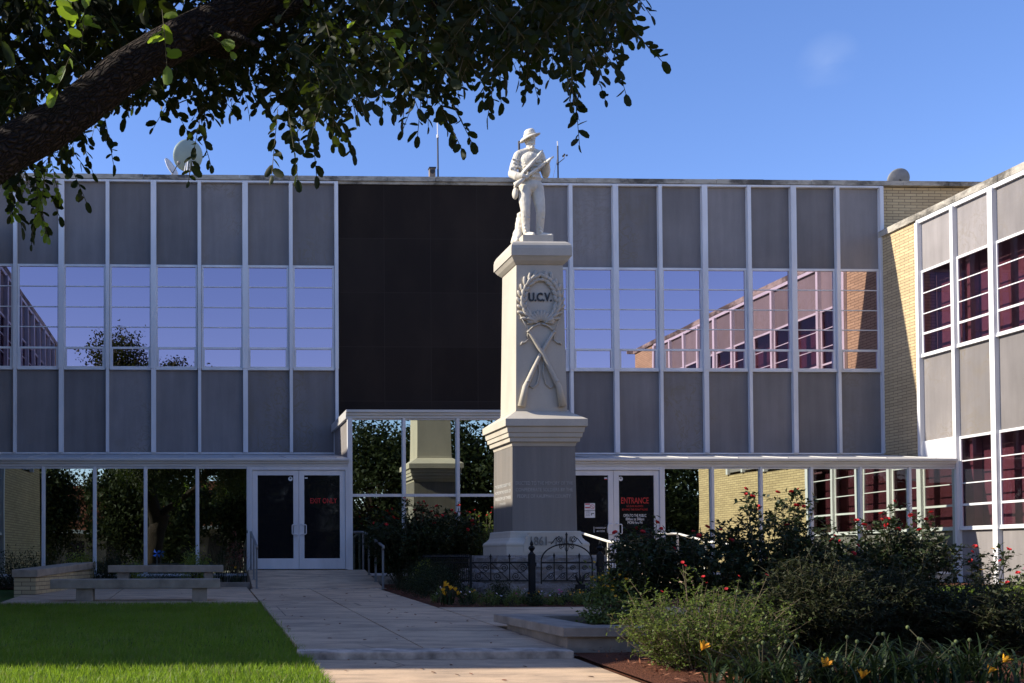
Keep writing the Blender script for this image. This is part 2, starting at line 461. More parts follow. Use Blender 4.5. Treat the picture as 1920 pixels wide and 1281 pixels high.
class MB:
    def __init__(s):
        s.v = []; s.f = []
    def add(s, vs, fs):
        k = len(s.v)
        s.v += [tuple(p) for p in vs]
        s.f += [tuple(i + k for i in f) for f in fs]
        return s
    def hexa(s, p):
        return s.add(p, [(0, 3, 2, 1), (4, 5, 6, 7), (0, 1, 5, 4), (1, 2, 6, 5), (2, 3, 7, 6), (3, 0, 4, 7)])
    def box(s, x0, x1, y0, y1, z0, z1):
        x0, x1 = min(x0, x1), max(x0, x1); y0, y1 = min(y0, y1), max(y0, y1); z0, z1 = min(z0, z1), max(z0, z1)
        return s.hexa([(x0, y0, z0), (x1, y0, z0), (x1, y1, z0), (x0, y1, z0), (x0, y0, z1), (x1, y0, z1), (x1, y1, z1), (x0, y1, z1)])
    def prism(s, poly, fn, a, b):
        n = len(poly)
        vs = [fn(u, w, a) for u, w in poly] + [fn(u, w, b) for u, w in poly]
        fs = [tuple(range(n))[::-1], tuple(range(n, 2 * n))] + [(i, (i + 1) % n, n + (i + 1) % n, n + i) for i in range(n)]
        return s.add(vs, fs)
    def tube(s, pts, r, n=6, caps=True):
        pts = [Vector(p) for p in pts]
        rr = r if isinstance(r, (list, tuple)) else [r] * len(pts)
        k = len(s.v); prev = None
        for i, p in enumerate(pts):
            t = (pts[min(i + 1, len(pts) - 1)] - pts[max(i - 1, 0)])
            if t.length < 1e-9: t = Vector((0, 0, 1))
            t.normalize()
            if prev is None:
                a = Vector((0, 0, 1)) if abs(t.z) < .9 else Vector((1, 0, 0))
                u = t.cross(a).normalized()
            else:
                u = (prev - t * prev.dot(t))
                u = u.normalized() if u.length > 1e-6 else t.orthogonal().normalized()
            w = t.cross(u); prev = u
            for j in range(n):
                a = 2 * math.pi * j / n
                s.v.append(tuple(p + (u * math.cos(a) + w * math.sin(a)) * rr[i]))
        m = len(pts)
        for i in range(m - 1):
            for j in range(n):
                s.f.append((k + i * n + j, k + i * n + (j + 1) % n, k + (i + 1) * n + (j + 1) % n, k + (i + 1) * n + j))
        if caps:
            s.f.append(tuple(k + j for j in range(n))[::-1])
            s.f.append(tuple(k + (m - 1) * n + j for j in range(n)))
        return s
    def lathe(s, prof, c=(0, 0, 0), n=16, square=False, M4=None):
        k = len(s.v); m = len(prof)
        for r, z in prof:
            for j in range(n):
                a = 2 * math.pi * (j + (.5 if square else 0)) / n
                q = r * (math.sqrt(2) if square else 1)
                p = Vector((q * math.cos(a), q * math.sin(a), z))
                if M4 is not None: p = M4 @ p
                s.v.append((p.x + c[0], p.y + c[1], p.z + c[2]))
        for i in range(m - 1):
            for j in range(n):
                s.f.append((k + i * n + j, k + i * n + (j + 1) % n, k + (i + 1) * n + (j + 1) % n, k + (i + 1) * n + j))
        s.f.append(tuple(k + j for j in range(n))[::-1])
        s.f.append(tuple(k + (m - 1) * n + j for j in range(n)))
        return s
    def ell(s, c, r, rot=None, n=10, m=7):
        k = len(s.v)
        for i in range(m + 1):
            th = math.pi * i / m
            for j in range(n):
                ph = 2 * math.pi * j / n
                p = Vector((r[0] * math.sin(th) * math.cos(ph), r[1] * math.sin(th) * math.sin(ph), -r[2] * math.cos(th)))
                if rot is not None: p = rot @ p
                s.v.append((p.x + c[0], p.y + c[1], p.z + c[2]))
        for i in range(m):
            for j in range(n):
                s.f.append((k + i * n + j, k + i * n + (j + 1) % n, k + (i + 1) * n + (j + 1) % n, k + (i + 1) * n + j))
        return s
    def mesh(s, name, fix=True):
        me = bpy.data.meshes.new(name)
        me.from_pydata(s.v, [], s.f)
        if fix:
            bm = bmesh.new(); bm.from_mesh(me)
            bmesh.ops.recalc_face_normals(bm, faces=bm.faces)
            bm.to_mesh(me); bm.free()
        me.update()
        return me
    def build(s, name, mat, parent=None, smooth=False, bevel=0.0):
        return link(name, s.mesh(name), mat, parent, smooth, bevel)

def rot_to(d, up=(0, 0, 1)):
    return Vector(d).normalized().to_track_quat('X', 'Z').to_matrix()

LEAF8 = (np.array([[0, 0], [.20, -.37], [.55, -.5], [.87, -.36], [1, 0], [.87, .36], [.55, .5], [.20, .37]]), [[0, 1, 2, 3, 4], [0, 4, 5, 6, 7]])
LEAF4 = (np.array([[0, 0], [.45, -.5], [1, 0], [.45, .5]]), [[0, 1, 2, 3]])
def leaves(name, P, D, Nn, L, Wd, mat, parent=None, tmpl=LEAF4, fold=.18, curl=.12):
    P = np.asarray(P, float); D = np.asarray(D, float); Nn = np.asarray(Nn, float)
    N = len(P)
    D = D / (np.linalg.norm(D, axis=1, keepdims=True) + 1e-9)
    Sd = np.cross(D, Nn); Sd /= (np.linalg.norm(Sd, axis=1, keepdims=True) + 1e-9)
    Up = np.cross(Sd, D)
    T, F = tmpl
    L = np.broadcast_to(np.asarray(L, float), (N,)); Wd = np.broadcast_to(np.asarray(Wd, float), (N,))
    V = (P[:, None, :] + D[:, None, :] * (T[None, :, 0, None] * L[:, None, None])
         + Sd[:, None, :] * (T[None, :, 1, None] * Wd[:, None, None])
         + Up[:, None, :] * (np.abs(T[None, :, 1, None]) * fold * 2 * Wd[:, None, None] - (T[None, :, 0, None] ** 2) * curl * L[:, None, None]))
    k = len(T)
    lp = np.concatenate([np.array(f) for f in F])
    loops = (np.arange(N)[:, None] * k + lp[None, :]).ravel()
    sizes = np.tile(np.array([len(f) for f in F]), N)
    starts = np.concatenate([[0], np.cumsum(sizes)[:-1]])
    me = bpy.data.meshes.new(name)
    me.vertices.add(N * k); me.vertices.foreach_set('co', V.reshape(-1).astype(np.float32))
    me.loops.add(len(loops)); me.loops.foreach_set('vertex_index', loops.astype(np.int32))
    me.polygons.add(len(sizes)); me.polygons.foreach_set('loop_start', starts.astype(np.int32)); me.polygons.foreach_set('loop_total', sizes.astype(np.int32))
    me.update(calc_edges=True)
    return link(name, me, mat, parent)

def text_mesh(txt, size, depth=0.0, align='CENTER', sx=1.0, bold=0.0):
    c = bpy.data.curves.new('lettering', 'FONT')
    c.body = txt; c.size = size; c.extrude = depth; c.align_x = align; c.align_y = 'CENTER'; c.offset = bold
    c.resolution_u = 3; c.space_line = 1.0
    o = bpy.data.objects.new('lettering', c)
    COL.objects.link(o)
    dg = bpy.context.evaluated_depsgraph_get()
    me = bpy.data.meshes.new_from_object(o.evaluated_get(dg))
    bpy.data.objects.remove(o); bpy.data.curves.remove(c)
    if sx != 1.0:
        me.transform(Matrix.Diagonal((sx, 1, 1, 1)))
    return me

def lettering(name, txt, x, y, z, size, mat, parent, depth=.002, sx=1.0, side=False, bold=0.0, tilt=0.0, width=None):
    """text standing in the XZ plane facing -Y, or (side) in the YZ plane facing -X"""
    me = text_mesh(txt, size, depth, 'CENTER', sx, bold)
    if width:
        xs = [v.co.x for v in me.vertices]
        w = max(xs) - min(xs)
        me.transform(Matrix.Diagonal((width / w, 1, 1, 1)))
    R = Matrix.Rotation(math.pi / 2 + tilt, 4, 'X')
    if side:
        R = Matrix.Rotation(-math.pi / 2, 4, 'Z') @ R
    me.transform(Matrix.Translation((x, y, z)) @ R)
    return link(name, me, mat, parent)

# ------------------------------------------------------------------ ground
GP = [(-400, -1.9), (-9, -1.35), (5, -1.05), (8.6, -.93), (10, -.865), (16, -.72), (19, -.63), (26, -.60), (60, -.6)]
def g(y):
    for (a, za), (b, zb) in zip(GP, GP[1:]):
        if y <= b:
            return za + (zb - za) * (y - a) / (b - a)
    return GP[-1][1]

def sheet(name, x0, x1, ys, mat, lift, kind='structure', zf=None):
    mb = MB(); zf = zf or g
    for a, b in zip(ys, ys[1:]):
        mb.add([(x0, a, zf(a) + lift), (x1, a, zf(a) + lift), (x1, b, zf(b) + lift), (x0, b, zf(b) + lift)], [(0, 1, 2, 3)])
    o = mb.build(name, mat)
    tag(o, kind=kind)
    return o

mb = MB().add([(-900, -900, -2.0), (900, -900, -2.0), (900, 1500, -2.0), (-900, 1500, -2.0)], [(0, 1, 2, 3)])
tag(mb.build('ground', M['earth']), kind='structure')
sheet('lawn', -40, .87, [-9, 0, 5, 7, 8.6, 9.3, 10, 13, 16, 19, 22], M['lawn'], -.012)
sheet('lawn', 17.3, 40, [11.3, 13, 16, 19, 22], M['lawn'], -.012)
sheet('lawn', 3.36, 17.35, [14.25, 16, 19, 22], M['lawn'], -.012)
sheet('subsoil', 3.37, 40, [-9, 0, 5, 8.6, 11.4], M['mulch'], -.012)
sheet('subsoil', .85, 3.38, [9.1, 10, 13, 16, 19, 22], M['mulch'], -.09)
sheet('sidewalk', -40, 40, [-11.5, -9.0], M['paving'], 0.005)
mb = MB().add([(-200, -26, -1.52), (200, -26, -1.52), (200, -11.5, -1.52), (-200, -11.5, -1.52)], [(0, 1, 2, 3)])
tag(mb.build('street', M['asphalt']), kind='structure')

def slabs(name, xs, ys, zf, lift=.02, gap=.02, th=.10):
    mb = MB()
    for a, b in zip(xs, xs[1:]):
        for c, d in zip(ys, ys[1:]):
            e = gap / 2
            z0, z1 = zf(c) + lift, zf(d) + lift
            j = RND.uniform(-.002, .002)
            mb.hexa([(a + e, c + e, z0 - th), (b - e, c + e, z0 - th), (b - e, d - e, z1 - th), (a + e, d - e, z1 - th),
                     (a + e, c + e, z0 + j), (b - e, c + e, z0 + j), (b - e, d - e, z1 + j), (a + e, d - e, z1 + j)])
    o = mb.build(name, M['paving'])
    tag(o, kind='structure')
    return o
g_up = lambda y: -.865 + (y - 9.2) * (.235 / 9.8)
g_lo = lambda y: g(y) - .012
slabs('walkway', [.88, 2.03, 3.33], [9.26, 10.9, 12.6, 14.3, 15.9, 17.4, 19.0], g_up)
slabs('cross_path', [3.33, 5.4, 7.4, 9.4, 11.4, 13.4, 15.4, 17.4], [11.4, 12.8, 14.25], g_up)
slabs('lower_walkway', [.84, 3.36], [-9, -5, -2, 1, 3.4, 5.8, 7.6, 9.05], g_lo, .0, .012, .2)
mb = MB().hexa([(.86, 9.03, -1.0), (3.34, 9.03, -1.0), (3.34, 9.27, -1.0), (.86, 9.27, -1.0), (.86, 9.03, -.853), (3.34, 9.03, -.853), (3.34, 9.27, -.842), (.86, 9.27, -.842)])
tag(mb.build('step', M['nosing'], bevel=.012), kind='structure')
slabs('patio', [-3.1, -1.5, -.15, .87], [15.55, 17.0, 18.4, 19.8], g_up)
# entrance ramps
def ramp(name, x0, x1):
    mb = MB().prism([(19.0, -.70), (21.55, -.70), (21.55, -.285), (21.2, -.287), (19.0, -.612)], lambda u, w, t: (t, u, w), x0, x1)
    tag(mb.build(name, M['paving']), kind='structure')
    mb = MB().box(x0 - .02, x1 + .05, 18.985, 19.03, -.64, -.600)
    tag(mb.build('ramp_edge', M['nosing']), kind='structure')
ramp('ramp', .95, 3.42)
ramp('ramp', 7.95, 9.98)

def bed(name, x0, x1, y0, y1, nx, ny, lift, amp=.03, zf=None):
    mb = MB(); zf = zf or g
    for j in range(ny + 1):
        for i in range(nx + 1):
            x = x0 + (x1 - x0) * i / nx; y = y0 + (y1 - y0) * j / ny
            e = min(1, min(x - x0, x1 - x, y - y0, y1 - y) / .25)
            mb.v.append((x, y, zf(y) + lift * (.35 + .65 * e) + amp * e * mnoise.noise(Vector((x * 1.7, y * 1.7, 3)))))
    for j in range(ny):
        for i in range(nx):
            a = j * (nx + 1) + i
            mb.f.append((a, a + 1, a + nx + 2, a + nx + 1))
    o = mb.build(name, M['mulch'], smooth=True)
    tag(o, kind='structure')
bed('mulch_bed', 3.38, 7.9, 14.28, 21.45, 30, 40, .04)
bed('mulch_bed', 10.0, 16.4, 19.6, 21.45, 20, 10, .03)
bed('mulch_bed', 3.365, 15.5, -2.0, 9.19, 60, 44, .05)
bed('mulch_bed', 3.62, 14.0, 9.5, 11.1, 40, 6, .10)
bed('mulch_bed', -5.3, .93, 19.85, 21.5, 24, 8, .05)

def chips(name, x0, x1, y0, y1, n, lift):
    P = np.stack([NP.uniform(x0, x1, n), NP.uniform(y0, y1, n), np.zeros(n)], 1)
    P[:, 2] = np.array([g(y) for y in P[:, 1]]) + lift + NP.uniform(0, .025, n)
    D = NP.normal(size=(n, 3)); D[:, 2] *= .25
    Nn = NP.normal(size=(n, 3)) * .35 + np.array([0, 0, 1])
    o = leaves(name, P, D, Nn, NP.uniform(.025, .07, n), NP.uniform(.008, .02, n), M['chips'], None, LEAF4, 0, .1)
    tag(o, 'loose red brown bark chips strewn over the beds', 'mulch', kind='stuff')
chips('mulch_chips', 3.42, 9.5, 5.2, 9.1, 5200, .06)
chips('mulch_chips', 3.42, 7.6, 14.35, 19, 3000, .045)

def litter(n):
    P = np.stack([NP.uniform(.9, 3.3, n), NP.uniform(7.6, 18.5, n), np.zeros(n)], 1)
    P[:, 2] = np.where(P[:, 1] < 9.04, [g_lo(y) for y in P[:, 1]], [g_up(y) + .02 for y in P[:, 1]]) + .006
    D = NP.normal(size=(n, 3)); D[:, 2] *= .1
    o = leaves('leaf_litter', P, D, NP.normal(size=(n, 3)) * .2 + np.array([0, 0, 1]), NP.uniform(.03, .065, n), NP.uniform(.015, .03, n), M['chips'], None, LEAF8, .2, -.1)
    tag(o, 'dry fallen oak leaves scattered on the walkway', 'leaves', kind='stuff')
litter(70)

# grass blades on the lawn in front of the patio
def grass(name, x0, x1, y0, y1, n, h0, h1, label):
    P = np.stack([NP.uniform(x0, x1, n), NP.uniform(y0, y1, n), np.zeros(n)], 1)
    P[:, 2] = np.interp(P[:, 1], [a for a, _ in GP], [b for _, b in GP]) - .015
    D = NP.normal(size=(n, 3)) * .42; D[:, 2] = 1
    # clumps lean together
    ang = np.sin(P[:, 0] * 3.1 + P[:, 1] * 1.7) * 1.5 + np.sin(P[:, 1] * 4.3) * 1.2
    D[:, 0] += .25 * np.cos(ang); D[:, 1] += .25 * np.sin(ang)
    Nn = NP.normal(size=(n, 3)); Nn[:, 2] *= .3
    T = (np.array([[0, -.5], [.55, -.42], [1, 0], [.55, .42], [0, .5]]), [[0, 1, 2, 3, 4]])
    hv = h0 + (h1 - h0) * NP.random(n) ** 1.3
    o = leaves(name, P, D, Nn, hv, NP.uniform(.005, .009, n), M['grass'], None, T, .1, .35)
    tag(o, label, 'grass', kind='stuff')
grass('grass', -4.4, .955, 6.6, 9.6, 64000, .045, .10, 'sunlit short green lawn grass nearest the camera')
grass('grass', -4.6, .93, 9.6, 15.62, 60000, .045, .095, 'shaded green lawn grass reaching the patio and bench')
grass('grass', 9.0, 16.4, 14.3, 19.6, 30000, .04, .09, 'sunlit green grass behind the rose bushes')

# ------------------------------------------------------------------ the building
YF, YG = 24.0, 21.58
XW, XL = 16.489, -5.37
BP = 1.0873
B = thing('office_building', 'two storey office building with grey panels, blue glass, black granite bay and buff brick wings', 'building', (0, 0, 0))
Tm = lambda u, d, z: (u, YF - d, z)           # main front: u = x
Tr = lambda u, d, z: (XW - d, u, z)           # right wing: u = y
Tl = lambda u, d, z: (XL + d, u, z)           # left wing: u = y
Tg = lambda u, d, z: (u, YG - d, z)           # ground storey front
def tbox(mb, T, u0, u1, d0, d1, z0, z1):
    a = T(u0, d0, z0); b = T(u1, d1, z1)
    return mb.box(a[0], b[0], a[1], b[1], a[2], b[2])
def part(name, T, mat, boxes, bevel=0.0, parent=None):
    mb = MB()
    for bx in boxes: tbox(mb, T, *bx)
    return mb.build(name, mat, parent or B, bevel=bevel)
def pane(T, u0, u1, d, z0, z1, mat, parent, tilt=.0018):
    """one sheet of glass, set a hair out of true as real panes are"""
    a, b = RND.uniform(-tilt, tilt) * (u1 - u0), RND.uniform(-tilt, tilt) * (z1 - z0)
    mb = MB()
    p = [(u0, d, z0), (u1, d + a, z0), (u1, d + a + b, z1), (u0, d + b, z1)]
    q = [(u, dd - .008, z) for u, dd, z in p]
    mb.hexa([T(*x) for x in (q[0], q[1], p[1], p[0], q[3], q[2], p[2], p[3])])
    return mb.build('pane', mat, parent)
def window(T, u0, u1, z0, z1, fr, glassmat, hopper=True, sill=.065, head=.055, side=.045):
    fl = [(u0, u1, 0, .045, z1, z1 + head), (u0, u0 + side, 0, .04, z0, z1), (u1 - side, u1, 0, .04, z0, z1),
          (u0, u1, 0, .06, z0 - sill, z0), (u0 + .008, u1 - .008, .0, .075, z0 - sill - .018, z0 - sill)]
    zz = [z1 - f * (z1 - z0) for f in fr]
    for i, z in enumerate(zz):
        t = .011 if i < len(zz) - 1 else .024
        fl.append((u0 + side, u1 - side, .012, .042 if i == len(zz) - 1 else .034, z - t, z + t))
    if hopper:
        zh = zz[-1]
        fl += [(u0 + side, u0 + side + .028, .012, .05, z0, zh - .024), (u1 - side - .028, u1 - side, .012, .05, z0, zh - .024)]
    w = part('window', T, M['frame'], fl)
    edges = [z1] + zz + [z0]
    mb = None
    pane(T, u0 + side * .5, u1 - side * .5, .014, z0 - .01, z1 + .01, glassmat, w)
    return w
def mullion(T, u, wd, z0, z1, d=.105, zs=None):
    h = wd / 2
    bx = [(u - h, u + h, 0, d, z0, z1)]
    if zs:
        bx = [(u - h, u + h, 0, d, zs, z1), (u - h * .86, u + h * .86, 0, d - .012, z0, zs)]
    return part('mullion', T, M['frame'], bx)
def spandrel(T, u0, u1, z0, z1):
    return part('spandrel_panel', T, M['panel'], [(u0, u1, -.05, .004, z0, z1)])

# bulk of the building behind the curtain wall
mb = MB(); mb.box(-40, 42, YF + .055, YF + 16, -.75, 8.95); mb.build('main_wall', M['brick'], B)
WE = {1: 9.95, -1: 10.25}
for T, e in ((Tr, 9.95), (Tl, 10.25)):
    part('wing_wall', T, M['brick'], [(e, YF + .05, -14, -.42, -1.2, 7.70)])
    part('back_wall', T, M['plaster'], [(11.72, 22.68, -.415, -.36, -1.1, 7.58)])
    part('ceiling', T, M['plaster'], [(11.72, 22.68, -.355, -.055, 6.60, 7.58)])
    part('floor_slab', T, M['plaster'], [(11.72, 22.68, -.355, -.055, 2.66, 4.40)])
    part('floor_slab', T, M['plaster'], [(11.72, 22.68, -.355, -.055, -1.1, .50)])
    for k in range(5):
        part('column', T, M['plaster'], [(21.35 - k * 2.17, 21.60 - k * 2.17, -.34, -.14, .501, 2.659)])
        part('column', T, M['plaster'], [(21.35 - k * 2.17, 21.60 - k * 2.17, -.34, -.14, 4.401, 6.599)])
# brick flush strips on the wings, next to the main front and at the ends
for T, e in ((Tr, 9.96), (Tl, 10.26)):
    part('brick_strip', T, M['brick'], [(22.70, 23.995, -.41, .03, -.7, 7.70)])
    part('brick_strip', T, M['brick'], [(e, 11.70, -.41, .03, -1.1, 7.70)])
    part('brick_strip', T, M['brick'], [(11.701, 16.05, -.05, .03, -1.1, 2.50)])
part('brick_strip', Tm, M['brick'], [(16.50, 42, -.05, .0, -.7, 8.95)])

# copings, laid in lengths with open joints
def coping(T, u0, u1, z0, z1, d0, d1, step):
    bx = []; u = u0
    while u < u1 - .05:
        v = min(u1, u + step * RND.uniform(.96, 1.04))
        bx.append((u + .004, v - .004, d0, d1 + RND.uniform(-.003, .003), z0, z1 + RND.uniform(-.006, .004)))
        u = v
    return part('coping', T, M['coping'], bx)
coping(Tm, -6.0, 42, 8.965, 9.075, -.4, .10, 1.15)
coping(Tr, 9.90, 23.98, 7.70, 7.85, -.8, .08, 1.15)
coping(Tl, 10.20, 23.98, 7.70, 7.85, -.8, .08, 1.15)
MB().box(XW - .3, XW + 14, 9.86, 9.897, 7.70, 7.85).build('coping', M['coping'], B)

Lm = [-4.4068 + i * BP for i in range(8)]
Rm = [8.8489 + i * BP for i in range(8)]
FR = [.196, .402, .604, .814]
def bays(us, lastnarrow=True):
    for a, b in zip(us, us[1:]):
        spandrel(Tm, a, b, 6.94, 8.90)
        spandrel(Tm, a, b, 2.47, 4.425)
        window(Tm, a + .05, b - .05, 4.509, 6.879, FR, M['glass_up'])
bays([-5.34] + Lm)
bays([7.76] + Rm)
for i, u in enumerate(Lm): mullion(Tm, u, .13 if i % 2 == 1 and i < 7 else .085, 2.47, 8.93, .11, 4.46)
for i, u in enumerate(Rm): mullion(Tm, u, .13 if i % 2 == 1 and i < 7 else .085, 2.47, 8.93, .11, 4.46)
mullion(Tm, 7.76, .08, 2.47, 8.93, .11, 4.46)
for a, b in ((-5.3, 3.25), (7.74, 16.50)):
    part('head_frame', Tm, M['frame'], [(a, b, 0, .085, 8.905, 8.952)])
    part('base_frame', Tm, M['frame'], [(a + .01, b - .04, 0, .06, 2.435, 2.468)])
part('granite_wall', Tm, M['granite_black'], [(3.25, 7.72, -.05, .03, 2.9, 8.90)])
part('head_frame', Tm, M['coping'], [(3.26, 7.735, -.05, .06, 8.90, 8.962)])

def wing(T):
    us = [22.643 - i * BP for i in range(11)]
    fr = [.255, .51, .755]
    for i, (a, b) in enumerate(zip(us, us[1:])):
        lo, hi = b, a
        spandrel(T, lo, hi, 6.51, 7.60)
        window(T, lo + .05, hi - .05, 4.594, 6.447, fr, M['glass_wing'], hopper=False)
        if i == 0:
            spandrel(T, lo, hi, 2.60, 4.51)
            part('sill_panel', T, M['frame'], [(lo, hi, -.02, .03, 1.9, 2.598)])
        else:
            spandrel(T, lo, hi, 2.58, 4.51)
            if i >= 6: continue
            window(T, lo + .05, hi - .05, .623, 2.52, fr, M['glass_wing'], hopper=False)
            spandrel(T, lo, hi, -.95, .54)
    for i, u in enumerate(us):
        mullion(T, u, .13 if i % 2 == 0 and i > 0 else .09, -.9 if i < 7 else 2.52, 7.63, .11)
    part('head_frame', T, M['frame'], [(us[-1] - .05, us[0] + .05, 0, .07, 7.605, 7.695)])
wing(Tr); wing(Tl)
# a dark service door in the shaded wing, seen only as a reflection
# ground storey roof: sloping metal with stepped fascia
def canopy(x0, x1):
    mb = MB().prism([(YF - .004, 2.43), (21.47, 2.10), (21.45, 2.085), (21.45, 2.04), (21.50, 2.035), (21.50, 1.985), (21.53, 1.98), (21.53, 1.915), (YF - .004, 1.915)],
                    lambda u, w, t: (t, u, w), x0, x1)
    o = mb.build('canopy_roof', M['fascia'], B)
    mb = MB()
    x = x0 + .5
    while x < x1 - .2:       # standing seams under the mullions
        mb.prism([(YF - .02, 2.428), (21.48, 2.103), (21.48, 2.118), (YF - .02, 2.443)], lambda u, w, t: (t, u, w), x - .012, x + .012)
        x += BP
    mb.build('roof_seam', M['fascia'], B)
canopy(XL + .12, 3.13)
canopy(7.80, XW - .12)
# entrance bay, taller
mb = MB().prism([(YF - .034, 3.13), (21.45, 3.13), (21.45, 3.075), (21.49, 3.07), (21.49, 3.02), (21.52, 3.015), (21.52, 2.955), (YF - .034, 2.955)], lambda u, w, t: (t, u, w), 3.07, 7.86)
mb.build('canopy_roof', M['fascia'], B)
for x0, x1 in ((3.13, 3.19), (7.72, 7.78)):
    mb = MB().box(x0, x1, YG + .06, YF - .034, 1.9, 2.954); mb.build('spandrel_panel', M['panel'], B)
    mb = MB()
    for a, b, c, d in ((YG + .06, YG + .12, 2.2, 2.954), (YF - .16, YF - .114, 2.2, 2.954)):
        mb.box(x0 - .012, x1 + .012, a, b, c, d)
    mb.build('return_frame', M['frame'], B)

ZS, ZT = -.36, 1.905
def lowglass(us, z0=ZS, z1=ZT):
    for i, (a, b) in enumerate(zip(us, us[1:])):
        w = part('window', Tg, M['frame'], [(a + .028, b - .028, -.02, .03, z1 - .028, z1 + .002), (a + .028, b - .028, -.02, .035, z0 - .05, z0), (a + .028, a + .04, -.02, .028, z0 - .02, z1), (b - .04, b - .028, -.02, .028, z0 - .02, z1)])
        pane(Tg, a + .02, b - .02, .0, z0 - .01, z1 - .01, M['glass_low'], w, .004)
LG = [XL + .06, -4.45, -3.364, -2.281, -1.205, -.104, .985]
lowglass(LG)
for u in LG[1:]: part('mullion', Tg, M['frame'], [(u - .028, u + .028, -.05, .055, -.42, 1.912)])
RG = [9.935, 11.016, 12.083, 13.19, 14.273, 15.365, XW - .04]
lowglass(RG)
for u in RG[:-1]: part('mullion', Tg, M['frame'], [(u - .028, u + .028, -.05, .055, -.42, 1.912)])
for a, b in ((XL + .03, .95), (9.97, XW - .03), (3.2, 7.7)): part('plinth', Tg, M['coping'], [(a, b, -.1, .02, -.75, -.412)])
# entrance bay glazing, two tiers
VG = [3.157, 4.319, 5.483, 6.63, 7.755]
for a, b in zip(VG, VG[1:]):
    w = part('window', Tg, M['frame'], [(a + .03, b - .03, -.02, .04, 1.275, 1.335), (a + .03, b - .03, -.02, .03, 2.925, 2.953), (a + .03, b - .03, -.02, .03, ZS - .05, ZS), (a + .03, a + .042, -.02, .028, ZS - .02, 2.94), (b - .042, b - .03, -.02, .028, ZS - .02, 2.94)])
    pane(Tg, a + .02, b - .02, .0, 1.33, 2.93, M['glass_low'], w, .004)
    pane(Tg, a + .02, b - .02, .0, ZS - .01, 1.28, M['glass_low'], w, .004)
for i, u in enumerate(VG):
    h = .05 if i in (0, 4) else .03
    part('mullion', Tg, M['frame'], [(u - h, u + h, -.05, .065, -.42, 2.953)])

def door_pair(x0, x1, mat_frame):
    zb, zt = -.275, 1.84
    xm = (x0 + x1) / 2
    part('door_frame', Tg, mat_frame, [(x0 + .0, x0 + .05, -.06, .06, zb, 1.912), (x1 - .05, x1, -.06, .06, zb, 1.912), (x0 + .05, x1 - .05, -.06, .055, zt + .008, 1.912)])
    doors = []
    for s, (a, b) in enumerate(((x0 + .056, xm - .004), (xm + .004, x1 - .056))):
        st, tr, br = .112, .105, .235
        d = part('door', Tg, mat_frame, [(a, a + st, -.03, .03, zb + .01, zt), (b - st, b, -.03, .03, zb + .01, zt),
                                        (a + st, b - st, -.03, .028, zt - tr, zt), (a + st, b - st, -.03, .028, zb + .01, zb + br)])
        part('door_glass', Tg, M['glass_door'], [(a + st - .01, b - st + .01, -.01, .004, zb + br - .01, zt - tr + .01)], parent=d)
        hx = b - st * .45 if s == 0 else a + st * .45
        e = -1 if s == 0 else 1
        mb = MB().tube([Tg(hx, .03, .46), Tg(hx, .085, .46), Tg(hx + e * .012, .095, .475), Tg(hx + e * .085, .095, .475), Tg(hx + e * .095, .095, .49), Tg(hx + e * .095, .095, .66),
                        Tg(hx + e * .085, .095, .675), Tg(hx + e * .012, .095, .675), Tg(hx, .085, .69), Tg(hx, .03, .69)], .011, 8)
        mb.build('handle', M['frame'], d, smooth=True)
        doors.append((d, a + st, b - st))
    return doors
DL = door_pair(1.013, 3.107, M['frame'])
DR = door_pair(7.805, 9.907, M['frame'])
YT = YG - .0065
def sticker(parent, x, z, r, mat, name='round_sticker'):
    mb = MB().lathe([(r, 0), (r, .002)], (0, 0, 0), 20)
    me = mb.mesh(name); me.transform(Matrix.Translation((x, YT, z)) @ Matrix.Rotation(math.pi / 2, 4, 'X'))
    return link(name, me, mat, parent)
sticker(DL[0][0], DL[0][2] - .06, 1.66, .047, M['white'])
sticker(DL[0][0], DL[0][2] - .06, 1.672, .02, M['black'])
MB().box(DL[1][1] + .01, DL[1][1] + .075, YT - .002, YT, 1.665, 1.69).build('round_sticker', M['white'], DL[1][0])
lettering('door_lettering', 'EXIT ONLY', (DL[1][1] + DL[1][2]) / 2 + .03, YT, 1.185, .155, M['red'], DL[1][0], .001, width=.57, bold=.001)
d, a, b = DR[1]
lettering('door_lettering', 'ENTRANCE', (a + b) / 2 - .03, YT, 1.185, .185, M['red'], d, .001, width=.60, bold=.002)
lettering('door_lettering', 'NO GUNS ALLOWED', (a + b) / 2 - .03, YT, 1.068, .06, M['red'], d, .001, width=.36)
lettering('door_lettering', 'BEYOND THIS POINT PLEASE', (a + b) / 2 - .03, YT, .995, .06, M['red'], d, .001, width=.56)
lettering('door_lettering', 'OPEN TO THE PUBLIC', (a + b) / 2 - .03, YT, .865, .088, M['white'], d, .001, width=.50)
lettering('door_lettering', '800am to 500pm', (a + b) / 2 - .03, YT, .79, .088, M['white'], d, .001, width=.40)
lettering('door_lettering', 'MON thru Fri', (a + b) / 2 - .03, YT, .715, .088, M['white'], d, .001, width=.32)
sticker(d, a + .05, 1.66, .047, M['white'])
sticker(d, a + .05, 1.672, .02, M['black'])
d, a, b = DR[0]
MB().box(b - .075, b - .01, YT - .002, YT, 1.645, 1.69).build('round_sticker', M['white'], d)
MB().box(b - .075, b - .01, YT - .003, YT - .0021, 1.645, 1.662).build('sticker_band', M['red'], d)
sx0 = b - .51
for z0, z1 in ((.985, 1.135), (.82, .975)):
    MB().box(sx0, sx0 + .225, YT - .003, YT, z0, z1).build('notice_sign', M['white'], d)
for z in (1.115, 1.04): MB().box(sx0 + .01, sx0 + .115, YT - .0045, YT - .0031, z - .012, z + .012).build('notice_band', M['red'], d)
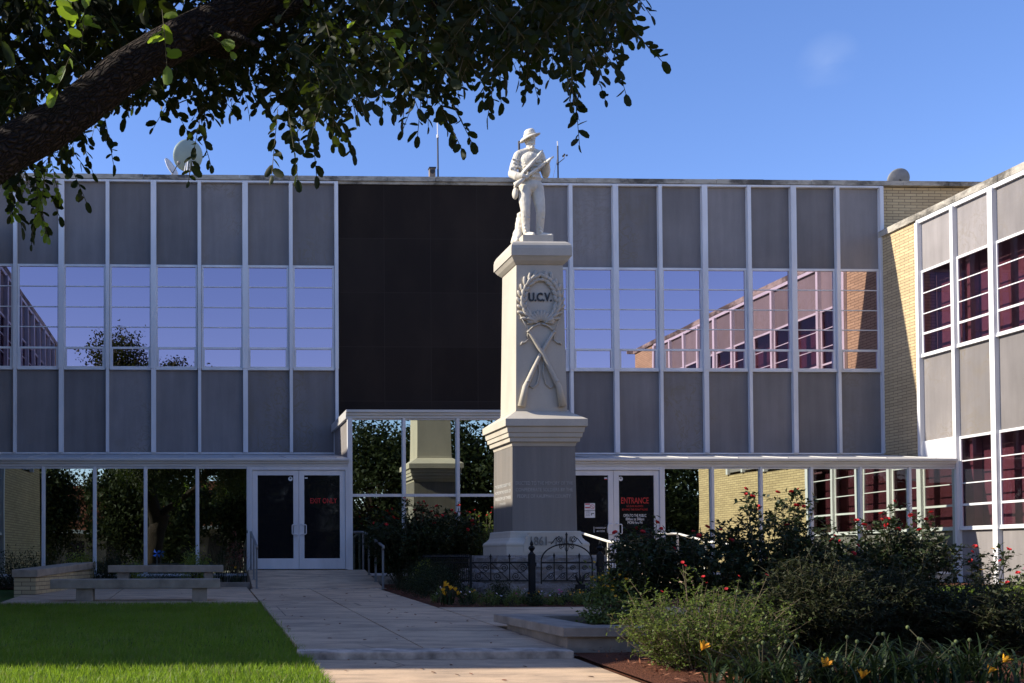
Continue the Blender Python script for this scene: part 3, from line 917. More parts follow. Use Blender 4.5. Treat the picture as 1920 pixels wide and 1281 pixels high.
mb = MB().tube([(sx0 + .165 + .045 * math.cos(k * math.pi / 10), YT - .004, 1.06 + .045 * math.sin(k * math.pi / 10)) for k in range(21)], .005, 5)
mb.tube([(sx0 + .135, YT - .004, 1.09), (sx0 + .195, YT - .004, 1.03)], .005, 5)
mb.build('no_smoking_symbol', M['red'], d)
mb = MB().box(sx0 + .14, sx0 + .205, YT - .0045, YT - .0031, .905, .922); mb.box(sx0 + .14, sx0 + .158, YT - .0045, YT - .0031, .872, .9049)
mb.build('handgun_symbol', M['black'], d)
for k, t in enumerate(('NO FIREARMS', 'OR WEAPONS', 'ALLOWED ON', 'PREMISES')):
    lettering('notice_lettering', t, sx0 + .07, YT - .0032, .955 - .03 * k, .026, M['black'], d, .0005, width=.10)
mb = MB()
for x, z0, z1 in ((b - .31, .5, .63), (b - .02, .5, .63)): mb.box(x - .004, x + .004, YT - .002, YT, z0, z1)
mb.build('bracket_marking', M['white'], d)
lettering('door_lettering', 'HANDICAP', b - .165, YT, .60, .05, M['white'], d, .001, width=.22)
lettering('door_lettering', 'ACCESS', b - .165, YT, .53, .05, M['white'], d, .001, width=.18)
MB().box(.945, .965, YG - .075, YG - .056, .50, .56).build('card_reader', M['black'], B)

# ------------------------------------------------------------------ things on the roof
def dish(name, label, x, y, z, r, depth, nrm, mat, legs=True):
    t = thing(name, label, 'satellite dish', (x, y, 9.05))
    Rm_ = Vector(nrm).normalized().to_track_quat('Z', 'Y').to_matrix().to_4x4()
    pr = [(r * k / 8, depth * (k / 8) ** 2) for k in range(9)]
    mb = MB().lathe([(max(.01, a), b) for a, b in pr] + [(a, b + .012) for a, b in reversed(pr[1:])] + [(.01, .012)], (x, y, z), 36, M4=Rm_)
    mb.build('reflector', mat, t, smooth=True)
    mb = MB()
    n = Vector(nrm).normalized(); c = Vector((x, y, z))
    if legs:
        for a, b in ((-.22, 0), (.22, .05), (0, .3), (-.1, -.25)):
            mb.tube([(c.x + a * .3, c.y + b * .3, z + .02 - .3 * r), (c.x + a, c.y + b, 9.0)], .018, 6)
    else:
        mb.tube([(c.x, c.y, z), (c.x + .1, c.y, z - .15), (c.x, c.y, 8.98)], .016, 6)
    mb.build('mount', M['mast'] if not legs else M['frame'], t)
    mb = MB()
    tip = c + n * (r * 1.05)
    if n.z > .2 or n.y > 0:
        mb.tube([c - Vector((0, 0, r * .8)), tip], .014, 6); mb.ell(tip, (.05, .05, .05))
    else:
        mb.tube([c - Vector((0, 0, r * .8)), tip - Vector((0, 0, .05)), tip], .014, 6); mb.box(tip.x - .05, tip.x + .05, tip.y - .04, tip.y + .04, tip.z - .04, tip.z + .05)
    mb.build('feed_arm', M['dish_grey'], t)
    return t
dish('satellite_dish', 'large round pale green satellite dish on the roof left of the granite bay', -.306, 24.9, 9.93, .385, .12, (-.30, .90, .32), M['dish'])
dish('satellite_dish', 'small white satellite dish on the roof beside the large one', -.787, 24.7, 9.50, .27, .06, (.80, -.42, .42), M['frame'], False)
dish('satellite_dish', 'small dark grey satellite dish on the roof above the buff brick', 17.34, 24.5, 9.34, .265, .06, (.12, .93, .30), M['dish_grey'], False)
t = thing('vent_pipe', 'short rusty square vent pipe standing on the roof edge', 'vent', (5.47, 24.4, 9.05))
MB().box(5.55, 5.69, 24.34, 24.46, 9.0, 9.45).build('pipe', M['pipe'], t)
MB().box(5.535, 5.705, 24.325, 24.475, 9.45, 9.48).build('cap', M['mast'], t)
MB().lathe([(.055, -.01), (.055, .0)], (0, 0, 0), 14, M4=Matrix.Translation((5.62, 24.335, 9.37)) @ Matrix.Rotation(math.pi / 2, 4, 'X')).build('outlet', M['black'], t)
t = thing('antenna_mast', 'tall thin whip antenna mast beside the rusty roof vent', 'antenna', (5.77, 24.4, 9.05))
MB().tube([(5.77, 24.4, 9.0), (5.765, 24.4, 10.25)], .02, 8).build('mast', M['mast'], t)
MB().tube([(5.765, 24.4, 10.25), (5.755, 24.4, 10.9)], .013, 6).build('whip', M['frame'], t)
MB().lathe([(.028, -.03), (.028, .05)], (5.765, 24.4, 10.25), 10).build('collar', M['frame'], t)
t = thing('antenna_mast', 'dark weather mast with wind vane arm on the roof right of the statue', 'antenna', (8.73, 24.4, 9.05))
MB().tube([(8.73, 24.4, 9.0), (8.725, 24.4, 10.05)], .02, 8).build('mast', M['mast'], t)
MB().tube([(8.725, 24.4, 10.05), (8.72, 24.4, 10.17)], .013, 6).build('tip', M['frame'], t)
mb = MB().tube([(8.725, 24.4, 9.62), (8.86, 24.35, 9.72), (8.88, 24.35, 9.83)], .010, 6); mb.lathe([(.03, 0), (.03, .05)], (8.725, 24.4, 9.59), 8)
mb.build('vane_arm', M['mast'], t)
mb = MB()
for k in range(3): mb.ell((8.88 + .05 * math.cos(k * 2.1), 24.35 + .05 * math.sin(k * 2.1), 9.80), (.025, .025, .025))
mb.build('wind_cups', M['mast'], t)
MB().tube([(8.725, 24.4, 9.8), (8.57, 24.5, 9.0)], .004, 4).build('stay_wire', M['mast'], t)
t = thing('antenna_mast', 'short dark antenna mast on the roof directly behind the statue hat', 'antenna', (7.80, 24.5, 9.05))
MB().tube([(7.80, 24.5, 9.0), (7.80, 24.5, 10.20)], .028, 8).build('mast', M['mast'], t)
MB().lathe([(.04, 0), (.04, .12)], (7.80, 24.5, 9.75), 8).build('collar', M['mast'], t)

# ------------------------------------------------------------------ monument
MX, MY = 5.815, 17.6
MO = thing('monument', 'tall grey stone war monument shaft with wreath and crossed rifles carved in relief', 'monument', (MX, MY, -.72))
def sq(name, prof, mat, bevel=.0):
    return MB().lathe(prof, (MX, MY, 0), 4, square=True).build(name, mat, MO, bevel=bevel)
def rocky(name, h, z0, z1, seed):
    mb = MB(); n = 18; m = 5
    ring = []
    for i in range(4):
        cs = [(-h, -h), (h, -h), (h, h), (-h, h)]
        a, b = cs[i], cs[(i + 1) % 4]
        for k in range(n): ring.append((a[0] + (b[0] - a[0]) * k / n, a[1] + (b[1] - a[1]) * k / n))
    for j in range(m + 1):
        for (x, y) in ring:
            e = 1 if 0 < j < m else 0
            d = e * (.012 + .04 * abs(mnoise.noise(Vector((x * 5 + seed, y * 5, j * 1.3)))) + .02 * mnoise.noise(Vector((x * 14, y * 14 + seed, j * 3))))
            q = max(abs(x), abs(y))
            mb.v.append((MX + x * (1 + d / q), MY + y * (1 + d / q), z0 + (z1 - z0) * j / m))
    N = len(ring)
    for j in range(m):
        for i in range(N): mb.f.append((j * N + i, j * N + (i + 1) % N, (j + 1) * N + (i + 1) % N, (j + 1) * N + i))
    mb.f.append(tuple(range(m * N, (m + 1) * N)))
    mb.build(name, M['rock'], MO)
rocky('rock_base', 1.12, -.80, -.455, 9.1)
rocky('rock_base', 1.03, -.455, -.225, 3.3)
rocky('rock_base', .90, -.225, .012, 1.7)
sq('base_moulding', [(.705, .0125), (.705, .165), (.712, .175), (.712, .20), (.70, .225), (.655, .262), (.622, .31), (.612, .36), (.608, .405), (.596, .423)], M['stone'], .004)
# raised date panel on the base, with scalloped ends
pts = []
for s in (-1, 1):
    sc = [(.60, .06), (.60, .215), (.575, .225), (.565, .25), (.545, .262), (.535, .30), (.515, .31), (.505, .345), (.48, .355), (.465, .395)]
    pts += [(s * a * .72, z) for a, z in (sc if s == -1 else sc[::-1])]
MB().prism(pts, lambda u, w, t: (MX + .02 + u, t, w), MY - .718, MY - .55).build('date_panel', M['stone'], MO)
lettering('date_lettering', '1861\u20131865', MX + .05, MY - .72, .245, .215, M['letter_date'], MO, .014, width=.72)
sq('die', [(.556, .4235), (.539, 1.87)], M['die'], .004)
sq('cornice', [(.545, 1.8705), (.56, 1.937), (.60, 1.94), (.608, 2.012), (.632, 2.018), (.638, 2.09), (.655, 2.096), (.668, 2.19), (.703, 2.196), (.703, 2.318), (.69, 2.325), (.46, 2.478)], M['stone'], .004)
sq('shaft', [(.447, 2.4785), (.447, 2.51), (.4435, 2.515), (.405, 5.012)], M['stone'], .004)
sq('cap', [(.405, 5.0125), (.42, 5.02), (.47, 5.07), (.515, 5.138), (.527, 5.14), (.527, 5.27), (.518, 5.325), (.49, 5.375), (.44, 5.41), (.36, 5.43), (.30, 5.432)], M['stone'], .003)
FY = lambda z: MY - (.4435 - (z - 2.515) / 2.497 * .0385)
# inscription
TW = {'a': 'ERECTED TO THE MEMORY OF THE', 'b': 'CONFEDERATE SOLDIERS BY THE', 'c': 'PEOPLE OF KAUFMAN COUNTY.'}
for k, (t_, z, w) in enumerate((('ERECTED TO THE MEMORY OF THE', 1.235, .98), ('CONFEDERATE SOLDIERS BY THE', 1.125, .98), ('PEOPLE OF KAUFMAN COUNTY.', 1.015, .93))):
    lettering('inscription', t_, MX, MY - .5475, z, .085, M['letter_stone'], MO, .003, width=w)
for k, (t_, z, w) in enumerate((('THE SOLDIERS FOUGHT FOR', 1.225, .92), ('HOME IN THE HOUR OF', 1.115, .92), ('FREEDOM OF THEIR', 1.005, .92), ('COUNTRY.', .90, .36))):
    lettering('inscription', t_, MX - .5475, MY, z, .08, M['letter_pale'], MO, .003, side=True, width=w)
lettering('monogram', 'U.C.V.', MX + .0, FY(4.45) - .006, 4.445, .20, M['letter_dark'], MO, .012, width=.40, bold=.006)
# wreath
def relief_leaf(mb, x, z, ang, L, w, lift):
    R = Matrix.Rotation(-ang, 3, 'Y')
    c = Vector((x, FY(z) - lift, z)) + R @ Vector((L / 2, 0, 0))
    mb.ell(c, (L / 2, .028, w / 2), R @ Matrix.Rotation(RND.uniform(-.35, .35), 3, 'X'), 8, 6)
mb = MB(); cz = 4.40
for s in (-1, 1):
    for k in range(10):
        a = math.radians(-72 + k * 15.2)
        for q in (-1, 0, 1):
            x = MX + s * .315 * math.cos(a); z = cz + .395 * math.sin(a)
            tang = math.atan2(.395 * math.cos(a), -.315 * math.sin(a)) + q * .62
            if s < 0: tang = math.pi - tang
            relief_leaf(mb, x, z, tang, RND.uniform(.14, .20), RND.uniform(.055, .075), .028 + .016 * (q == 0))
for k in range(11):
    a = math.radians(10 + k * 16)
    relief_leaf(mb, MX + .05 * math.cos(a), 4.0 + .02 * math.sin(a), a, .21, .06, .03)
for s in (-1, 1):
    mb.tube([(MX + s * .02, FY(4) - .03, 3.99), (MX + s * .12, FY(3.95) - .03, 3.95), (MX + s * .22, FY(3.87) - .02, 3.86)], [.018, .016, .01], 6)
    mb.tube([(MX + s * .22, FY(3.87) - .02, 3.86), (MX + s * .235, FY(3.8) - .02, 3.79), (MX + s * .22, FY(3.7) - .015, 3.72)], .012, 6)
    mb.tube([(MX + s * .22, FY(3.7) - .015, 3.72), (MX + s * .28, FY(3.66) - .02, 3.66), (MX + s * .33, FY(3.64) - .02, 3.66), (MX + s * .35, FY(3.64) - .02, 3.62)], [.012, .014, .02, .014], 6)
mb.build('wreath', M['stone'], MO, smooth=True)
def relief_rifle(s):
    P = [(-.35, 2.56), (-.285, 2.90), (-.235, 3.0), (-.02, 3.45), (.205, 3.82), (.235, 3.86)]
    w = [.072, .050, .044, .036, .028, .022]
    mb = MB()
    lift = .03 if s > 0 else .055
    pts = [(MX + s * x, FY(z) - lift, z) for x, z in P]
    mb.tube(pts, w, 8)
    mb.tube([(MX + s * .215, FY(3.83) - lift - .01, 3.83), (MX + s * .375, FY(4.17) - .02, 4.17)], [.012, .005], 6)
    mb.ell((MX + s * .225, FY(3.84) - lift - .01, 3.84), (.035, .03, .022))
    mb.box(MX + s * -.245 - .03, MX + s * -.245 + .03, FY(3) - lift - .045, FY(3) - lift, 2.965, 3.01)
    sl = [(-.05, 3.35), (-.03, 3.15), (-.075, 2.95), (-.15, 2.88), (-.22, 2.92)]
    mb.tube([(MX + s * x, FY(z) - .015, z) for x, z in sl], [.012, .016, .018, .016, .012], 6)
    for z, x in ((3.55, .04), (3.7, .13)):
        mb.ell((MX + s * x, FY(z) - lift - .005, z), (.03, .03, .012), Matrix.Rotation(s * .5, 3, 'Y'))
    mb.build('relief_rifle', M['stone'], MO, smooth=True)
relief_rifle(1); relief_rifle(-1)

# statue --------------------------------------------------------------
def capsule(mb, a, b, ra, rb, n=14):
    a, b = Vector(a), Vector(b)
    ax = (b - a); Ln = ax.length
    R = ax.normalized().to_track_quat('Z', 'Y').to_matrix().to_4x4() if Ln > 1e-6 else Matrix.Identity(4)
    prof = []
    for k in range(5): t = math.pi / 2 * k / 4; prof.append((max(.0005, ra * math.sin(t)), -ra * math.cos(t)))
    for k in range(5): t = math.pi / 2 * k / 4; prof.append((max(.0005, rb * math.cos(t)), Ln + rb * math.sin(t)))
    mb.lathe(prof, a, n, M4=R)
def chain(mb, pts):
    for (p, r), (q, s) in zip(pts, pts[1:]): capsule(mb, p, q, r, s)
def fuse(name, mb, mat, parent, voxel, smooth_it=3, noise_amp=0.0):
    me = mb.mesh(name)
    o = bpy.data.objects.new(name, me); COL.objects.link(o)
    m = o.modifiers.new('fuse', 'REMESH'); m.mode = 'VOXEL'; m.voxel_size = voxel
    if smooth_it:
        m = o.modifiers.new('soft', 'SMOOTH'); m.factor = .5; m.iterations = smooth_it
    dg = bpy.context.evaluated_depsgraph_get(); dg.update()
    me2 = bpy.data.meshes.new_from_object(o.evaluated_get(dg))
    bpy.data.objects.remove(o)
    if noise_amp:
        nr = [v.normal.copy() for v in me2.vertices]
        for v, n in zip(me2.vertices, nr):
            v.co += n * noise_amp * mnoise.noise(v.co * 22)
    me2.materials.clear()
    me2.name = name
    return link(name, me2, mat, parent, smooth=True)

SX, SY, SZ = 5.80, 17.58, 5.575
MB().box(SX - .235, SX + .30, SY - .27, SY + .24, 5.4325, 5.575).build('statue_plinth', M['stone'], MO, bevel=.006)
ST = thing('soldier_statue', 'pale marble soldier statue in slouch hat holding a rifle atop the monument', 'statue', (SX, SY, SZ))
def sp(x, y, z): return (SX + x, SY + y, SZ + z)
mb = MB()
# legs
chain(mb, [(sp(-.105, 0, .83), .125), (sp(-.12, -.02, .64), .108), (sp(-.115, -.045, .46), .083), (sp(-.10, -.01, .30), .078), (sp(-.085, .02, .10), .062)])
chain(mb, [(sp(.11, 0, .83), .125), (sp(.14, -.03, .64), .105), (sp(.16, -.055, .44), .082), (sp(.165, -.01, .29), .076), (sp(.165, .03, .10), .060)])
# trousers: loose folds at knee and ankle
for lx, dx in ((-.11, -1), (.16, 1)):
    for k in range(4):
        z = .50 - .055 * k
        capsule(mb, sp(lx - .045, -.075, z + .02), sp(lx + .045, -.095, z - .015), .018, .014, 8)
    for k in range(3):
        z = .20 - .05 * k
        capsule(mb, sp(lx - .025 + .01 * k, -.045, z + .02), sp(lx + .035, -.04, z - .01), .020, .016, 8)
# shoes
chain(mb, [(sp(-.085, .035, .05), .052), (sp(-.06, -.06, .05), .056), (sp(-.035, -.155, .032), .042), (sp(-.025, -.19, .028), .032)])
chain(mb, [(sp(.165, .045, .05), .052), (sp(.215, -.03, .05), .055), (sp(.285, -.10, .032), .042), (sp(.325, -.13, .028), .032)])
# pelvis and coat
mb.ell(sp(.003, 0, .86), (.215, .145, .13), n=18, m=10)
mb.ell(sp(0, .0, 1.00), (.188, .135, .16), n=18, m=10)
mb.ell(sp(-.012, .01, 1.22), (.215, .150, .22), n=18, m=10)
mb.ell(sp(-.02, -.02, 1.28), (.19, .145, .14), n=18, m=10)
chain(mb, [(sp(-.195, .02, 1.385), .085), (sp(-.08, .015, 1.43), .07), (sp(.05, .015, 1.43), .07), (sp(.16, .02, 1.385), .085)])
for k in range(5):
    capsule(mb, sp(-.17 + .01 * k, -.11, 1.06 + .05 * k), sp(.10 + .015 * k, -.155, 1.03 + .06 * k), .014, .012, 8)
# jacket front, collar, sleeve folds
capsule(mb, sp(-.03, -.150, 1.02), sp(-.035, -.155, 1.36), .010, .010, 8)
for s_ in (-1, 1): capsule(mb, sp(-.02 + s_ * .015, -.085, 1.455), sp(-.02 + s_ * .085, -.02, 1.475), .020, .018, 8)
for k in range(4):
    capsule(mb, sp(-.335 + .012 * k, -.035, 1.30 - .055 * k), sp(-.245 - .01 * k, -.055, 1.27 - .055 * k), .017, .013, 8)
    capsule(mb, sp(.30 - .006 * k, -.03, 1.30 - .05 * k), sp(.22, -.055, 1.27 - .05 * k), .017, .013, 8)
for k in range(3):
    capsule(mb, sp(.02 - .03 * k, -.125, .90 - .02 * k), sp(-.15 + .02 * k, -.075, .76 - .07 * k), .016, .008, 8)
    capsule(mb, sp(.02 + .03 * k, -.125, .90 - .02 * k), sp(.17, -.085, .74 - .07 * k), .016, .008, 8)
# belt
mb.lathe([(.19, -.02), (.197, 0), (.19, .02)], sp(0, 0, .985), 22, M4=Matrix.Diagonal((1.02, .74, 1, 1)))
mb.box(SX - .035, SX + .035, SY - .165, SY - .12, SZ + .96, SZ + 1.01)
# neck, head
chain(mb, [(sp(-.02, .01, 1.42), .075), (sp(-.015, -.005, 1.53), .060)])
HR = Matrix.Rotation(math.radians(24), 3, 'Z')
def hp(x, y, z):
    q = HR @ Vector((x, y, z)); return sp(-.012 + q.x, -.012 + q.y, 1.60 + q.z)
mb.ell(hp(0, .012, .03), (.080, .102, .095), HR, 16, 10)
mb.ell(hp(0, -.022, -.035), (.064, .075, .085), HR, 16, 10)
capsule(mb, hp(0, -.092, .015), hp(0, -.118, -.025), .011, .017, 8)          # nose
capsule(mb, hp(-.05, -.078, .030), hp(.05, -.078, .030), .014, .014, 8)      # brow
for s in (-1, 1):
    mb.ell(hp(s * .033, -.080, .008), (.015, .010, .009), HR, 8, 6)           # eyes
    mb.ell(hp(s * .040, -.065, -.025), (.022, .020, .020), HR, 8, 6)          # cheeks
    capsule(mb, hp(s * .006, -.103, -.048), hp(s * .050, -.080, -.066), .013, .008, 8)   # moustache
    mb.ell(hp(s * .083, .01, 0), (.014, .026, .036), HR, 8, 6)                # ears
capsule(mb, hp(-.018, -.088, -.075), hp(.018, -.088, -.075), .011, .011, 8)   # lower lip
mb.ell(hp(0, -.072, -.112), (.036, .034, .032), HR, 10, 7)                    # bearded chin
# arms
chain(mb, [(sp(-.225, .02, 1.37), .083), (sp(-.285, .035, 1.23), .078), (sp(-.335, .03, 1.085), .070), (sp(-.275, -.06, 1.01), .066), (sp(-.20, -.145, .985), .050)])
chain(mb, [(sp(.185, .02, 1.37), .083), (sp(.245, .035, 1.22), .078), (sp(.285, .02, 1.08), .070), (sp(.275, -.07, 1.11), .064), (sp(.25, -.15, 1.185), .048)])
for (a, b) in (((-.30, -.03, 1.24), (-.22, -.04, 1.16)), ((-.37, -.03, 1.15), (-.27, -.05, 1.10)), ((.32, -.02, 1.16), (.22, -.05, 1.12)), ((.30, -.03, 1.26), (.21, -.05, 1.22)), ((-.30, -.10, 1.03), (-.25, -.10, .97))):
    capsule(mb, sp(*a), sp(*b), .022, .018, 8)
# cuffs and hands with fingers round the rifle
def hand(c, d, up, sgn):
    c = Vector(c); d = Vector(d).normalized(); u = Vector(up).normalized(); w = d.cross(u).normalized()
    mb.ell(c, (.042, .034, .040), None, 10, 7)
    for k in range(4):
        o = d * (-.033 + .022 * k)
        L = (.9, 1.05, 1.0, .8)[k]
        p0 = c + o + u * .028 + w * sgn * .012; p1 = p0 + w * (-.040 * L * sgn) + u * .008; p2 = p1 + u * (-.038 * L) - w * sgn * .004; p3 = p2 + w * (.022 * sgn) - u * .006
        chain(mb, [(p0, .0105), (p1, .0105), (p2, .0095), (p3, .008)])
    q0 = c + d * .03 - u * .01 + w * sgn * .02; q1 = q0 + d * .035 + u * .02; q2 = q1 + d * .012 - w * sgn * .022 + u * .012
    chain(mb, [(q0, .013), (q1, .011), (q2, .009)])
RA, RB = Vector(sp(-.33, -.125, .84)), Vector(sp(.325, -.225, 1.265))
rd = (RB - RA).normalized()
h1 = RA + rd * .235; h2 = RA + rd * .70
hand(h1 + Vector((0, -.004, .0)), rd, (0, -.45, .9), 1)
hand(h2 + Vector((0, .012, -.012)), rd, (0, -.6, .8), -1)
fuse('figure', mb, M['marble'], ST, .0075, 2, .003)
# hat
mb = MB(); HM = Matrix.Rotation(math.radians(-9), 4, 'Y') @ Matrix.Rotation(math.radians(6), 4, 'X')
hc = Vector(sp(-.012, .0, 1.70))
n = 40
for r, e, th in ((.088, 0, .0), (.13, .006, 0), (.168, .02, 0), (.186, .04, 0)):
    for j in range(n):
        a = 2 * math.pi * j / n
        p = HM @ Vector((r * math.cos(a), r * 1.08 * math.sin(a), -e * (1.0 + 1.1 * math.cos(a - math.pi)) * .9))
        mb.v.append(tuple(hc + p))
for i in range(3):
    for j in range(n): mb.f.append((i * n + j, i * n + (j + 1) % n, (i + 1) * n + (j + 1) % n, (i + 1) * n + j))
brim = mb.mesh('brim')
bmx = bmesh.new(); bmx.from_mesh(brim); bmesh.ops.solidify(bmx, geom=bmx.faces[:], thickness=.014); bmx.to_mesh(brim); bmx.free()
mb = MB(); mb.v = [tuple(v.co) for v in brim.vertices]; mb.f = [tuple(p.vertices) for p in brim.polygons]
mb.lathe([(.102, -.03), (.102, .015), (.096, .05), (.088, .078), (.066, .098), (.03, .090), (.005, .082)], hc, 24, M4=HM @ Matrix.Diagonal((1, 1.12, 1, 1)))
mb.lathe([(.105, -.005), (.109, .0), (.109, .024), (.104, .03)], hc, 24, M4=HM @ Matrix.Diagonal((1, 1.12, 1, 1)))
mb.build('hat', M['marble'], ST, smooth=True)
# blanket roll across the chest
mb = MB()
roll = [(.20, .12, 1.34), (.205, .03, 1.43), (.155, -.07, 1.385), (.07, -.125, 1.285), (-.04, -.145, 1.18), (-.15, -.12, 1.08), (-.205, -.03, 1.02), (-.19, .10, 1.05)]
chain(mb, [(sp(*p), r) for p, r in zip(roll, (.028, .036, .038, .038, .036, .034, .032, .028))])
for k in range(3):
    off = Vector((.025 * (k - 1), -.035, .03 * (k - 1)))
    chain(mb, [(Vector(sp(*p)) + off, .021) for p in roll[2:6]])
fuse('blanket_roll', mb, M['marble'], ST, .010, 2)
# rifle
mb = MB()
mb.tube([RA, RA + rd * .10, RA + rd * .20], [.052, .040, .026], 8)
mb.tube([RA + rd * .20, RA + rd * .34, RA + rd * .62], [.027, .031, .024], 8)
mb.tube([RA + rd * .60, RB + rd * .02], [.020, .015], 8)
mb.ell(RA + rd * .27 + Vector((.0, -.02, .035)), (.025, .012, .018))
for q in (.48, .62): mb.tube([RA + rd * q, RA + rd * (q + .02)], .028, 8)
mb.build('rifle', M['marble'], ST, smooth=True)
mb = MB(); mb.ell(sp(-.285, .0, .75), (.055, .075, .095), None, 14, 9); mb.lathe([(.03, 0), (.028, .03)], sp(-.285, 0, .84), 8)
mb.tube([sp(-.285, 0, .85), sp(-.22, .06, .98), sp(-.05, .16, 1.2), sp(.14, .06, 1.46)], .012, 6)
mb.build('canteen', M['marble'], ST, smooth=True)
# tree stump behind his leg
mb = MB()
for a0, rb in ((0, .075), (1.3, .06), (2.6, .065), (4.2, .06)):
    chain(mb, [(sp(-.125 + .025 * math.cos(a0), .16, .44), .06), (sp(-.15 + .03 * math.cos(a0), .15 + .03 * math.sin(a0), .22), .07), (sp(-.20 + rb * 1.2 * math.cos(a0), .10 + rb * math.sin(a0) * 1.2, .0), rb)])
mb.lathe([(.06, .40), (.065, .44), (.06, .49), (.04, .50)], sp(-.125, .16, 0), 12)
capsule(mb, sp(-.235, .02, .03), sp(-.285, -.05, -.06), .055, .04)
fuse('tree_stump', mb, M['marble'], ST, .012, 2, .010)

ST.scale = (.965, 1.0, 1.085)

# ------------------------------------------------------------------ iron fence round the monument
FE = thing('iron_fence', 'low black iron fence with scrolls, spear tops and arched gate round the monument', 'fence', (4.2, 15.8, -.72))
fy = 15.8
def spear(mb, x, y, z0, z1, r=.009):
    mb.tube([(x, y, z0), (x, y, z1 - .05)], r, 6)
    mb.lathe([(.006, -.065), (.020, -.055), (.008, -.045), (.024, -.03), (.001, .02)], (x, y, z1), 8)
def scroll(mb, x, z, r, turn, s=1, y=fy, rad=.0065):
    pts = []
    for k in range(26):
        a = turn + s * k / 25 * 2 * math.pi * 1.6
        q = r * (1 - .80 * k / 25)
        pts.append((x + q * math.cos(a), y, z + q * math.sin(a)))
    mb.tube(pts, rad, 5)
def fence_post(x, y, big=True):
    w = .055 if big else .022
    zt = .03 if big else .02
    mb = MB().box(x - w * .8, x + w * .8, y - w * .8, y + w * .8, -.80, zt)
    if big:
        mb.box(x - w, x + w, y - w, y + w, -.8, -.55)
        mb.box(x - w * 1.02, x + w * 1.02, y - w * 1.02, y + w * 1.02, -.16, -.10)
        mb.lathe([(.05, .03), (.03, .055), (.022, .075), (.042, .10), (.055, .125), (.042, .15), (.018, .165), (.030, .185), (.022, .215), (.001, .25)], (x, y, 0), 10)
    mb.build('post', M['iron'], FE)
fence_post(4.21, fy, False); fence_post(5.18, fy); fence_post(6.27, fy)
fence_post(7.42, fy, False)
def panel(x0, x1):
    mb = MB()
    mb.box(x0, x1, fy - .010, fy + .010, -.115, -.09); mb.box(x0, x1, fy - .010, fy + .010, -.40, -.378)
    n = 3; w = (x1 - x0) / n
    for k in range(n):
        a = x0 + w * k
        if k: spear(mb, a, fy, -.40, .02)
        mb.tube([(a + .01, fy, -.11), (a + w * .35, fy, -.20), (a + w, fy, -.39)], .007, 5)
        scroll(mb, a + w * .72, -.185, .066, math.pi * .9, -1)
        scroll(mb, a + w * .34, -.315, .066, -math.pi * .1, -1)
        mb.tube([(a + w * .40, fy, -.25), (a + w * .55, fy, -.262), (a + w * .80, fy, -.235)], .006, 5)
    mb.build('fence_panel', M['iron'], FE)
panel(4.23, 5.125); panel(6.33, 7.40)
mb = MB(); gx0, gx1 = 5.33, 6.14; gm = (gx0 + gx1) / 2
arch = [(gx0, fy, -.44), (gx0, fy, -.08)] + [(gm - (gm - gx0) * math.cos(t), fy, -.08 + .27 * math.sin(t)) for t in [math.pi * k / 16 for k in range(1, 16)]] + [(gx1, fy, -.08), (gx1, fy, -.44)]
mb.tube(arch, .011, 6)
mb.box(gx0, gx1, fy - .009, fy + .009, -.118, -.094); mb.box(gx0, gx1, fy - .009, fy + .009, -.402, -.38)
spear(mb, gm, fy, -.40, .36, .011)
for s in (-1, 1):
    spear(mb, gm + s * .2, fy, -.40, .03)
    scroll(mb, gm + s * .075, .155, .045, -math.pi / 2, s)
    scroll(mb, gm + s * .11, .26, .05, math.pi / 2, -s)
    mb.tube([(gm + s * .11, fy, .31), (gm + s * .18, fy, .27), (gm + s * .235, fy, .20), (gm + s * .25, fy, .185)], .007, 5)
    mb.tube([(gm + s * .03, fy, .20), (gm + s * .022, fy, .10), (gm, fy, .06)], .006, 5)
    for q in (0, 1):
        xx = gx0 + .03 + (q + (s > 0) * 2) * .19
        scroll(mb, xx + .12, -.305, .05, math.pi, 1); scroll(mb, xx + .09, -.19, .045, 0, 1)
        mb.tube([(xx, fy, -.385), (xx + .10, fy, -.28), (xx + .17, fy, -.262)], .006, 5)
mb.build('gate', M['iron'], FE)
# side runs going back along the monument
for x in (4.21, 7.42):
    mb = MB()
    mb.box(x - .010, x + .010, fy + .03, 19.4, -.115, -.09); mb.box(x - .010, x + .010, fy + .03, 19.4, -.40, -.378)
    k = fy + .14
    while k < 19.35:
        spear(mb, x, k, -.42, .015, .008); k += .125
    mb.build('picket_run', M['iron'], FE)
for x in (4.21, 7.42): fence_post(x, 19.4, False)
t = thing('stake_light', 'small black iron stake ornament in the flowers before the gate', 'garden stake', (5.72, 15.2, -.72))
mb = MB().tube([(5.72, 15.2, -.75), (5.72, 15.2, -.44)], .02, 6); mb.box(5.66, 5.78, 15.16, 15.24, -.53, -.43); mb.build('stake', M['iron'], t)
mb = MB()
for a in (-.4, 0, .45): mb.ell((5.72 + a * .1, 15.2, -.36), (.022, .02, .08), Matrix.Rotation(a, 3, 'Y'))
mb.build('ornament', M['iron'], t, smooth=True)

